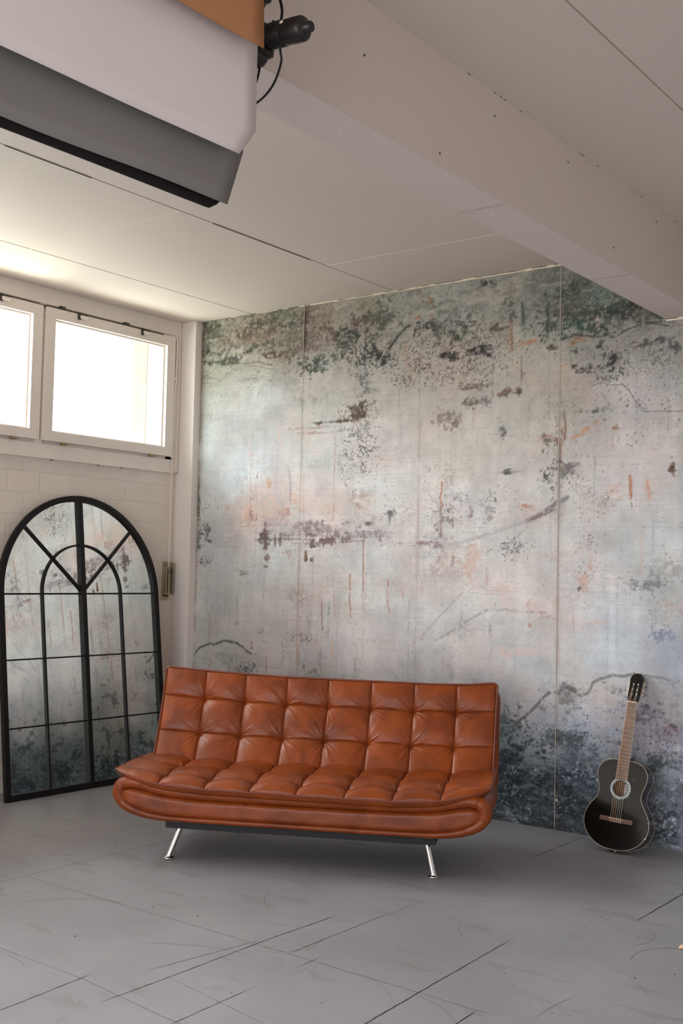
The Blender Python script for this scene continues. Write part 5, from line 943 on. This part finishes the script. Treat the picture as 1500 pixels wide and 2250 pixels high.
half = [(0, .000), (.055, .004), (.105, .022), (.148, .055), (.176, .098), (.185, .140), (.179, .182), (.160, .222), (.135, .258), (.121, .292), (.123, .325), (.134, .358), (.1415, .392), (.139, .424), (.122, .455), (.092, .475), (.055, .484), (.02, .485)]
outl_g = half + [(-x, z) for x, z in half[::-1] if x > 0]
G2 = [(q[0], q[1]) for q in cr([(x, z, 0) for x, z in outl_g], 6)]
DEP = .092
def gl(x, z, y): return Vector((x, y, z))
# sides
s_ = MB(); n = len(G2)
vs = [gl(x, z, 0) for x, z in G2] + [gl(x, z, DEP) for x, z in G2] + [gl(x*.975, z*.975+.006, .003) for x, z in G2] + [gl(x*.975, z*.975+.006, DEP-.002) for x, z in G2]
s_.add(vs, [[k, (k+1) % n, n+(k+1) % n, n+k] for k in range(n)], 0, True)
s_.add(vs, [[2*n+k, 3*n+k, 3*n+(k+1) % n, 2*n+(k+1) % n] for k in range(n)], 1, True)
s_.build('side', [M['gside'], M['inner']], gt)
# top with a real sound hole
def plate_with_hole(name, y0, y1, hole, mats):
    bm = bmesh.new()
    hc, hr = hole
    ov = [bm.verts.new(gl(x, z, y0)) for x, z in G2]; hv_ = [bm.verts.new(gl(hc[0]+hr*math.cos(2*math.pi*k/48), hc[1]+hr*math.sin(2*math.pi*k/48), y0)) for k in range(48)]
    es = [bm.edges.new((ov[k], ov[(k+1) % len(ov)])) for k in range(len(ov))] + [bm.edges.new((hv_[k], hv_[(k+1) % 48])) for k in range(48)]
    bmesh.ops.triangle_fill(bm, use_beauty=True, use_dissolve=False, edges=es)
    # drop any face inside the hole
    dl = [f_ for f_ in bm.faces if (f_.calc_center_median()-gl(hc[0], hc[1], y0)).length < hr*.9]
    if dl: bmesh.ops.delete(bm, geom=dl, context='FACES')
    r_ = bmesh.ops.extrude_face_region(bm, geom=list(bm.faces))
    for v in [e for e in r_['geom'] if isinstance(e, bmesh.types.BMVert)]: v.co.y = y1
    bmesh.ops.recalc_face_normals(bm, faces=list(bm.faces))
    me = bpy.data.meshes.new(name); bm.to_mesh(me); bm.free(); me.materials.append(mats)
    o = bpy.data.objects.new(name, me); COL.objects.link(o); o.parent = gt; return o
HC = (0, .330); plate_with_hole('soundboard', -.0012, .0025, (HC, .0425), M['gtop'])
bk = MB(); bk.prism(G2, lambda a, b: gl(a, b, DEP), lambda a, b: gl(a*.985, b*.985+.003, DEP+.004)); bk.build('back_plate', M['gside'], gt)
bk = MB(); bk.prism([(a*.95, b*.95+.01) for a, b in G2], lambda a, b: gl(a, b, DEP-.004), lambda a, b: gl(a, b, DEP-.001)); bk.build('inner_back', M['inner'], gt)
for y_, r_, nm in ((.0, .0015, 'front_binding'), (DEP+.001, .0009, 'back_binding')):
    t_ = MB(); t_.tube([gl(x*1.002, z, y_) for x, z in G2], r_, 8, closed=True); t_.build(nm, M['bind'], gt)
# worn chips and nicks on the lacquer
for (x, z, r_) in ((.176, .195, .0022), (.183, .172, .0028), (.180, .095, .0026), (.176, .092, .003), (.172, .087, .0026), (.178, .088, .0022), (.062, .39, .0014), (.074, .39, .0014), (.048, .29, .0016)):
    ch = MB(); ch.lathe(gl(x*.985, z, -.0018), (0, 1, 0), [(0, r_), (.0006, r_)], 7); ch.build('lacquer_chip', M['bone'], gt)
# rosette: pale ring with dark marquetry dashes
ro = MB()
for k in range(72):
    a0, a1 = 2*math.pi*k/72, 2*math.pi*(k+1)/72
    for (ra, rb, mi_) in ((.0435, .0475, 0), (.0475, .0565, 1 if k % 3 == 0 else 2), (.0565, .0585, 3)):
        ro.add([gl(HC[0]+r0*math.cos(a), HC[1]+r0*math.sin(a), -.0019) for r0, a in ((ra, a0), (rb, a0), (rb, a1), (ra, a1))], [[0, 1, 2, 3]], mi_)
ro.build('rosette', [mat('rosette_grey', srgb(118, 130, 130), .4), mat('rosette_dark', srgb(40, 52, 58), .4), mat('rosette_pale', srgb(206, 214, 212), .4), mat('rosette_edge', srgb(170, 184, 184), .4)], gt)
lb = MB(); lb.box(-.012, .058, DEP-.0055, DEP-.0045, .285, .362)
lbo = lb.build('paper_label', M['paperlabel'], gt)
sq = MB(); sq.tube([gl(.032+.008*math.cos(t)*(1+.1*t), .322+.009*math.sin(t), DEP-.0062) for t in np.linspace(.7, 5.6, 16)], .0009, 6); sq.box(-.006, .05, DEP-.0063, DEP-.0057, .2915, .2945); sq.build('label_print', M['gapdark'], lbo)
# neck, fretboard, nut
def trap(y0, y1, z0, w0, z1, w1, mb, mi=0):
    mb.prism([(-w0/2, z0), (w0/2, z0), (w1/2, z1), (-w1/2, z1)], lambda a, b: gl(a, b, y0), lambda a, b: gl(a, b, y1), mi)
nk = MB()
prof = [(.0, 1.0), (.012, .92), (.020, .6), (.023, 0)]
vs = []; fs = []
for z, w_ in ((.470, .060), (.5, .059), (.81, .050)):
    vs += [gl(w_/2*c_, z, -.001+.022*s2) for c_, s2 in [(math.cos(t), math.sin(t)) for t in np.linspace(0, math.pi, 13)]]
for a in range(2):
    for k in range(12): fs.append([a*13+k, a*13+k+1, (a+1)*13+k+1, (a+1)*13+k])
fs += [list(range(13)), [26+k for k in range(13)][::-1], [0, 13, 26, 38, 25, 12]]
nk.add(vs, fs, 0, True)
nk.box(-.022, .022, .015, DEP, .482, .505, bev=.006); nk.build('neck', M['gside'], gt)
fb = MB(); trap(-.0075, -.001, .378, .0645, .81, .0520, fb); fbo = fb.build('fretboard', M['rosew'], gt)
eb = MB()
for s2 in (-1, 1): eb.prism([(s2*.03225, .376), (s2*.0337, .376), (s2*.0272, .811), (s2*.0260, .811)], lambda a, b: gl(a, b, -.0078), lambda a, b: gl(a, b, -.001))
eb.build('fretboard_binding', M['bind'], fbo)
SC = .650
for k in range(1, 20):
    z = .81-SC*(1-2**(-k/12)); w_ = .0645+(.0520-.0645)*(z-.378)/(.81-.378)
    if z < .380: continue
    q = MB(); q.tube([gl(-w_/2, z, -.0078), gl(w_/2, z, -.0078)], .0011, 6); q.build('fret', M['fretm'], fbo)
q = MB(); q.box(-.027, .027, -.0105, 0, .809, .8145, bev=.001); q.build('nut', M['bone'], gt)
# slotted headstock, tilted back
HT = .20
def hd(x, h, y):
    h = h*.90
    return Vector((x*1.06, y+.000+h*math.sin(HT)*.9, .8145+h*math.cos(HT)))
hp = [(-.025, 0), (-.029, .018), (-.0305, .05), (-.0345, .12), (-.0355, .150), (-.031, .166), (-.022, .176), (-.016, .184), (-.008, .183), (0, .189), (.008, .183), (.016, .184), (.022, .176), (.031, .166), (.0355, .150), (.0345, .12), (.0305, .05), (.029, .018), (.025, 0)]
bm = bmesh.new(); ov = [bm.verts.new(hd(x, h, -.004)) for x, h in hp]
es = [bm.edges.new((ov[k], ov[(k+1) % len(ov)])) for k in range(len(ov))]
slots = []
for s2 in (-1, 1):
    c_ = s2*.0125; sp_ = [(c_-.0045, .035), (c_+.0045, .035), (c_+.0045, .125), (c_-.0045, .125)]
    sv = [bm.verts.new(hd(x, h, -.004)) for x, h in sp_]; es += [bm.edges.new((sv[k], sv[(k+1) % 4])) for k in range(4)]; slots.append(c_)
bmesh.ops.triangle_fill(bm, use_beauty=True, edges=es)
dl = []
for f_ in bm.faces:
    cc = f_.calc_center_median(); h = (cc.z-.8145)/math.cos(HT)/.90
    if any(abs(cc.x/1.06-c_) < .0044 for c_ in slots) and .036 < h < .124: dl.append(f_)
if dl: bmesh.ops.delete(bm, geom=dl, context='FACES')
r_ = bmesh.ops.extrude_face_region(bm, geom=list(bm.faces))
for v in [e for e in r_['geom'] if isinstance(e, bmesh.types.BMVert)]: v.co.y += .019
bmesh.ops.recalc_face_normals(bm, faces=list(bm.faces))
me = bpy.data.meshes.new('headstock'); bm.to_mesh(me); bm.free(); me.materials.append(M['gtop'])
hs = bpy.data.objects.new('headstock', me); COL.objects.link(hs); hs.parent = gt
for s2 in (-1, 1):
    pl = MB()
    a, b2 = hd(s2*.0365, .028, .006), hd(s2*.0372, .135, .006)
    pl.tube([a, a.lerp(b2, .5), b2], .003, 6); pl.build('tuner_plate', M['fretm'], gt)
    for h in (.048, .081, .114):
        rl = MB(); rl.tube([hd(s2*.0125-.0085, h, .001), hd(s2*.0125+.0085, h, .001)], .0040, 12); rl.build('string_roller', M['bone'], gt)
        xk = s2*.036
        kp = MB(); kp.lathe(hd(xk, h, .008), (s2, 0, 0), [(0, .0045), (.004, .0055), (.007, .003), (.011, .003)], 12, 0)
        kp.tube([hd(xk+s2*.004, h+.006, .008), hd(xk+s2*.007, h, .024)], .0022, 8, 0)
        kp.box(xk+s2*.004-.004, xk+s2*.004+.004, .02+.9*h*math.sin(HT), .034+.9*h*math.sin(HT), .8145+h*math.cos(HT)-.007, .8145+h*math.cos(HT)+.007, 1, bev=.003)
        kp.build('tuning_peg', [M['fretm'], M['bone']], gt)
# bridge, saddle, strings
q = MB(); q.box(-.094, .094, -.0075, -.001, .146, .171, bev=.0015); q.box(-.042, .042, -.0115, -.001, .144, .158, bev=.0015); bro = q.build('bridge', M['bridgew'], gt)
q = MB(); q.box(-.041, .041, -.0145, -.006, .1615, .1645); q.build('saddle', M['bone'], bro)
for k in range(6):
    f_ = k/5-.5; xs_, xn = f_*.058, f_*.044
    s2 = -1 if k < 3 else 1; hh_ = (.114, .081, .048)[k] if k < 3 else (.048, .081, .114)[k-3]
    wr_ = .0009 if k < 3 else .0007
    q = MB(); q.tube([gl(xs_, .148, -.012), gl(xs_, .1535, -.013), gl(xs_, .163, -.0150), gl(xn, .812, -.0112), hd(s2*.0125+f_*.004, hh_, -.0035)], wr_, 6)
    q.build('string', M['wound'] if k < 3 else M['nylon'], gt)
    q = MB(); q.tube([gl(xs_+.002*math.cos(t), .150+.0045*math.sin(t), -.0125) for t in np.linspace(0, 6.0, 9)], .0008, 5); q.build('string_tie', M['nylon'], bro)
q = MB(); q.lathe(gl(0, .0, .046), (0, 0, -1), [(-.002, .004), (.006, .003), (.008, .006), (.011, .005)], 12); q.build('strap_button', M['fretm'], gt)

# ------------------------------------------------------------------ studio backdrop rolls on the beam
def paper(name, color):
    mt = mat(name, color, .85, spec=.2); return mt
PY0 = -6.9                                    # near end of the rolls
def profile_sheet(name, prof, yr, mats, parent, ripple=.0, seed=0, cut=None):
    """prof: (x, z) from the roller down; hangs from y=PY0 to y=yr, right end may be cut (z -> y shift)"""
    R_ = random.Random(seed); vs = []; fs = []; ny = 60; nprof = len(prof)
    for j in range(ny+1):
        f_ = j/ny
        for i, (x, z) in enumerate(prof):
            y1 = yr+(cut(i/(nprof-1), z) if cut else 0)
            y = PY0+(y1-PY0)*f_
            k = i/(nprof-1)
            w_ = ripple*k*(math.sin(y*5+seed)+.5*math.sin(y*11.3+2*seed))
            vs.append((x+w_, y, z+w_*.35))
    for j in range(ny):
        for i in range(nprof-1): a = j*nprof+i; fs.append([a, a+nprof, a+nprof+1, a+1])
    o = from_pydata(name, vs, fs, mats, parent, sm=True)
    so = o.modifiers.new('thickness', 'SOLIDIFY'); so.thickness = .0012; so.offset = 0
    return o
def roll(label, x, z, xs_, zb, color, yr, rad, motor=True, curl=None, cut=None, ripple=.002, seed=0):
    root = empty('backdrop_roll', (0, 0, 0)); tag(root, label, 'backdrop', group='paper backdrops hung on the ceiling beam')
    pm_ = paper('paper_'+str(seed), color)
    c_ = MB(); c_.tube([(x, PY0, z), (x, yr, z)], rad, 32); c_.build('paper_roll', pm_, root)
    c_ = MB(); c_.tube([(x, PY0-.03, z), (x, yr+.03, z)], .019, 20); c_.build('core_tube', M['blackplastic'], root)
    prof = []
    for k in range(7): a = math.radians(90-15*k); prof.append((x+rad*math.cos(a), z+rad*math.sin(a)))
    x1 = x+rad
    for k in range(1, 13): prof.append((x1+(xs_-x1)*(k/12)**.7, z-(z-zb)*k/12))
    if curl: prof += [(xs_+dx, zb+dz) for dx, dz in curl]
    profile_sheet('sheet', prof, yr, pm_, root, ripple, seed, cut)
    return root
# the brown roll hangs shortest and nearest the room, then white, then grey, then black
brown = roll('brown paper backdrop hanging shortest, in front of the white sheet on the ceiling beam', 4.315, 3.17, 4.357, 2.815, srgb(178, 126, 88), -4.035, .032, seed=1, cut=lambda k, z: .012*k, ripple=.003)
white = roll('white paper backdrop sheet hanging from the ceiling beam behind the brown one', 4.27, 3.02, 4.300, 2.548, srgb(224, 215, 213), -3.985, .028, seed=2,
             cut=lambda k, z: (-.0 if z > 2.62 else -(2.62-z)*.85), ripple=.0015)
grey = roll('grey paper backdrop whose lower edge shows below the white sheet', 4.20, 2.90, 4.235, 2.438, srgb(132, 128, 126), -3.975, .03, seed=3,
            cut=lambda k, z: (.018 if z > 2.6 else .018-(2.6-z)*.36), ripple=.0035, curl=[])
black = roll('black paper backdrop curling up at the bottom behind the grey sheet', 4.135, 2.86, 4.150, 2.534, srgb(30, 22, 23), -3.935, .026, seed=4,
             curl=[(.0, -.03), (.004, -.065), (.014, -.09), (.034, -.098), (.055, -.092), (.066, -.075)],
             cut=lambda k, z: (.0 if z > 2.56 else -(2.56-z)*.75), ripple=.001)
def motor(parent, x, y, z, lift=1.0):
    d = Vector((1, .02, -.07)).normalized()
    g_ = MB()
    g_.box(x-.035, x+.022, y-.045, y+.022, z-.045, z+.040, bev=.012)
    g_.lathe((x-.02, y-.012, z-.035), (0, 1, 0), [(-.04, .028), (-.038, .032), (.018, .032), (.026, .028), (.03, .012)], 24)
    g_.tube([(x-.03, y-.04, z-.066), (x+.004, y-.04, z-.068)], .010, 10)
    gb = g_.build('gearbox', M['blackplastic'], parent)
    m_ = MB(); c0 = Vector((x+.012, y, z+.006))
    m_.lathe(c0, d, [(0, .026), (.004, .031), (.085, .0325), (.090, .033), (.092, .033), (.120, .0325), (.125, .030), (.129, .024), (.131, .015), (.146, .0148), (.149, .013)], 36)
    for k in range(7): m_.lathe(c0+d*(.018+.0065*k), d, [(0, .032), (.0008, .0335), (.0028, .0335), (.0036, .032)], 36)
    m_.tube([c0+d*.02+Vector((0, 0, .028)), c0+d*.024+Vector((0, 0, .040))], .006, 8)
    mo = m_.build('motor', M['blackplastic'], gb)
    l_ = MB(); side = Vector((0, -1, .55)).normalized(); ax = c0+d*.072
    l_.lathe(ax+side*.0318, side, [(0, .0055), (.0016, .0055), (.002, .005)], 16); l_.build('white_dot', M['bone'], mo)
    return gb
motor(white, 4.275, -3.935, 2.893)
mot2 = motor(brown, 4.245, -3.915, 3.06)
def cable(parent, pts, r_=.0032):
    P_ = cr([tuple(q) for q in pts], 6)[:-12]; t_ = MB(); t_.tube([tuple(q) for q in P_], r_, 8); return t_.build('cable', M['cablem'], parent)
cable(white, [(4.25, -3.93, 2.86), (4.255, -3.925, 2.84), (4.26, -3.94, 2.79), (4.262, -3.965, 2.75), (4.255, -3.99, 2.735), (4.22, -4.03, 2.73), (4.2, -4.08, 2.74), (4.2, -4.1, 2.74)])
cable(brown, [(4.285, -3.895, 2.96), (4.295, -3.89, 2.88), (4.295, -3.885, 2.85), (4.285, -3.90, 2.79), (4.27, -3.93, 2.74), (4.25, -3.965, 2.71), (4.21, -4.01, 2.70), (4.2, -4.06, 2.71), (4.2, -4.1, 2.71)])
cable(brown, [(4.265, -3.905, 3.10), (4.275, -3.885, 3.05), (4.285, -3.875, 3.0), (4.285, -3.885, 2.95), (4.28, -3.9, 2.93), (4.28, -3.9, 2.93)], .004)
# bracket plate that carries the rolls on the side of the beam
for nm, y in (('right', -3.955), ('near', PY0-.02)):
    br = MB(); br.box(4.06, 4.34, y-.003, y+.003, 3.19, 3.30, bev=.001); br.box(4.06, 4.27, y-.003, y+.003, 2.98, 3.20, bev=.001); br.box(4.085, 4.20, y-.003, y+.003, 2.835, 2.985, bev=.001)
    br.box(4.06, 4.066, y-.05, y+.05, 2.985, 3.32)
    o = br.build('roller_bracket', M['blackmetal'])
    tag(o, 'black steel roller bracket screwed to the beam beside the dark motors' if nm == 'right' else 'black steel roller bracket on the beam at the near end of the paper rolls', 'bracket', group='roller brackets on the ceiling beam')

# small raw wooden tip poking into view at the right edge of the floor
w_ = MB()
secs = [(0, .004, .003), (.006, .010, .007), (.02, .015, .010), (.05, .020, .013), (.12, .022, .015), (.22, .022, .015)]
vs = []; fs = []
R_ = random.Random(3)
for i, (d, rw, rh) in enumerate(secs):
    for k in range(10):
        a = 2*math.pi*k/10; vs.append((4.532+d*.86+rw*.5*math.cos(a)*R_.uniform(.9, 1.1), -1.574+d*.5-rw*.86*math.cos(a), rh+.0005+rh*math.sin(a)))
for i in range(len(secs)-1):
    for k in range(10): fs.append([i*10+k, i*10+(k+1) % 10, (i+1)*10+(k+1) % 10, (i+1)*10+k])
fs.append(list(range(10))[::-1]); fs.append([50+k for k in range(10)])
w_.add(vs, fs, 0, True)
tag(w_.build('wooden_stick', mat('raw_wood', srgb(214, 178, 142), .7, bump=.4, bump_scale=60, var=.35, var_scale=60)), 'pale raw wooden stick end lying on the grey floor at the right edge', 'stick')

# small pale plug on the mural seam low on the wall
w_ = MB(); w_.lathe((3.208, -.0005, .175), (0, -1, 0), [(0, .0075), (.003, .0065), (.005, .003)], 12)
tag(w_.build('wall_plug', M['bone']), 'tiny pale plug on the dark lower part of the mural wall seam', 'plug')
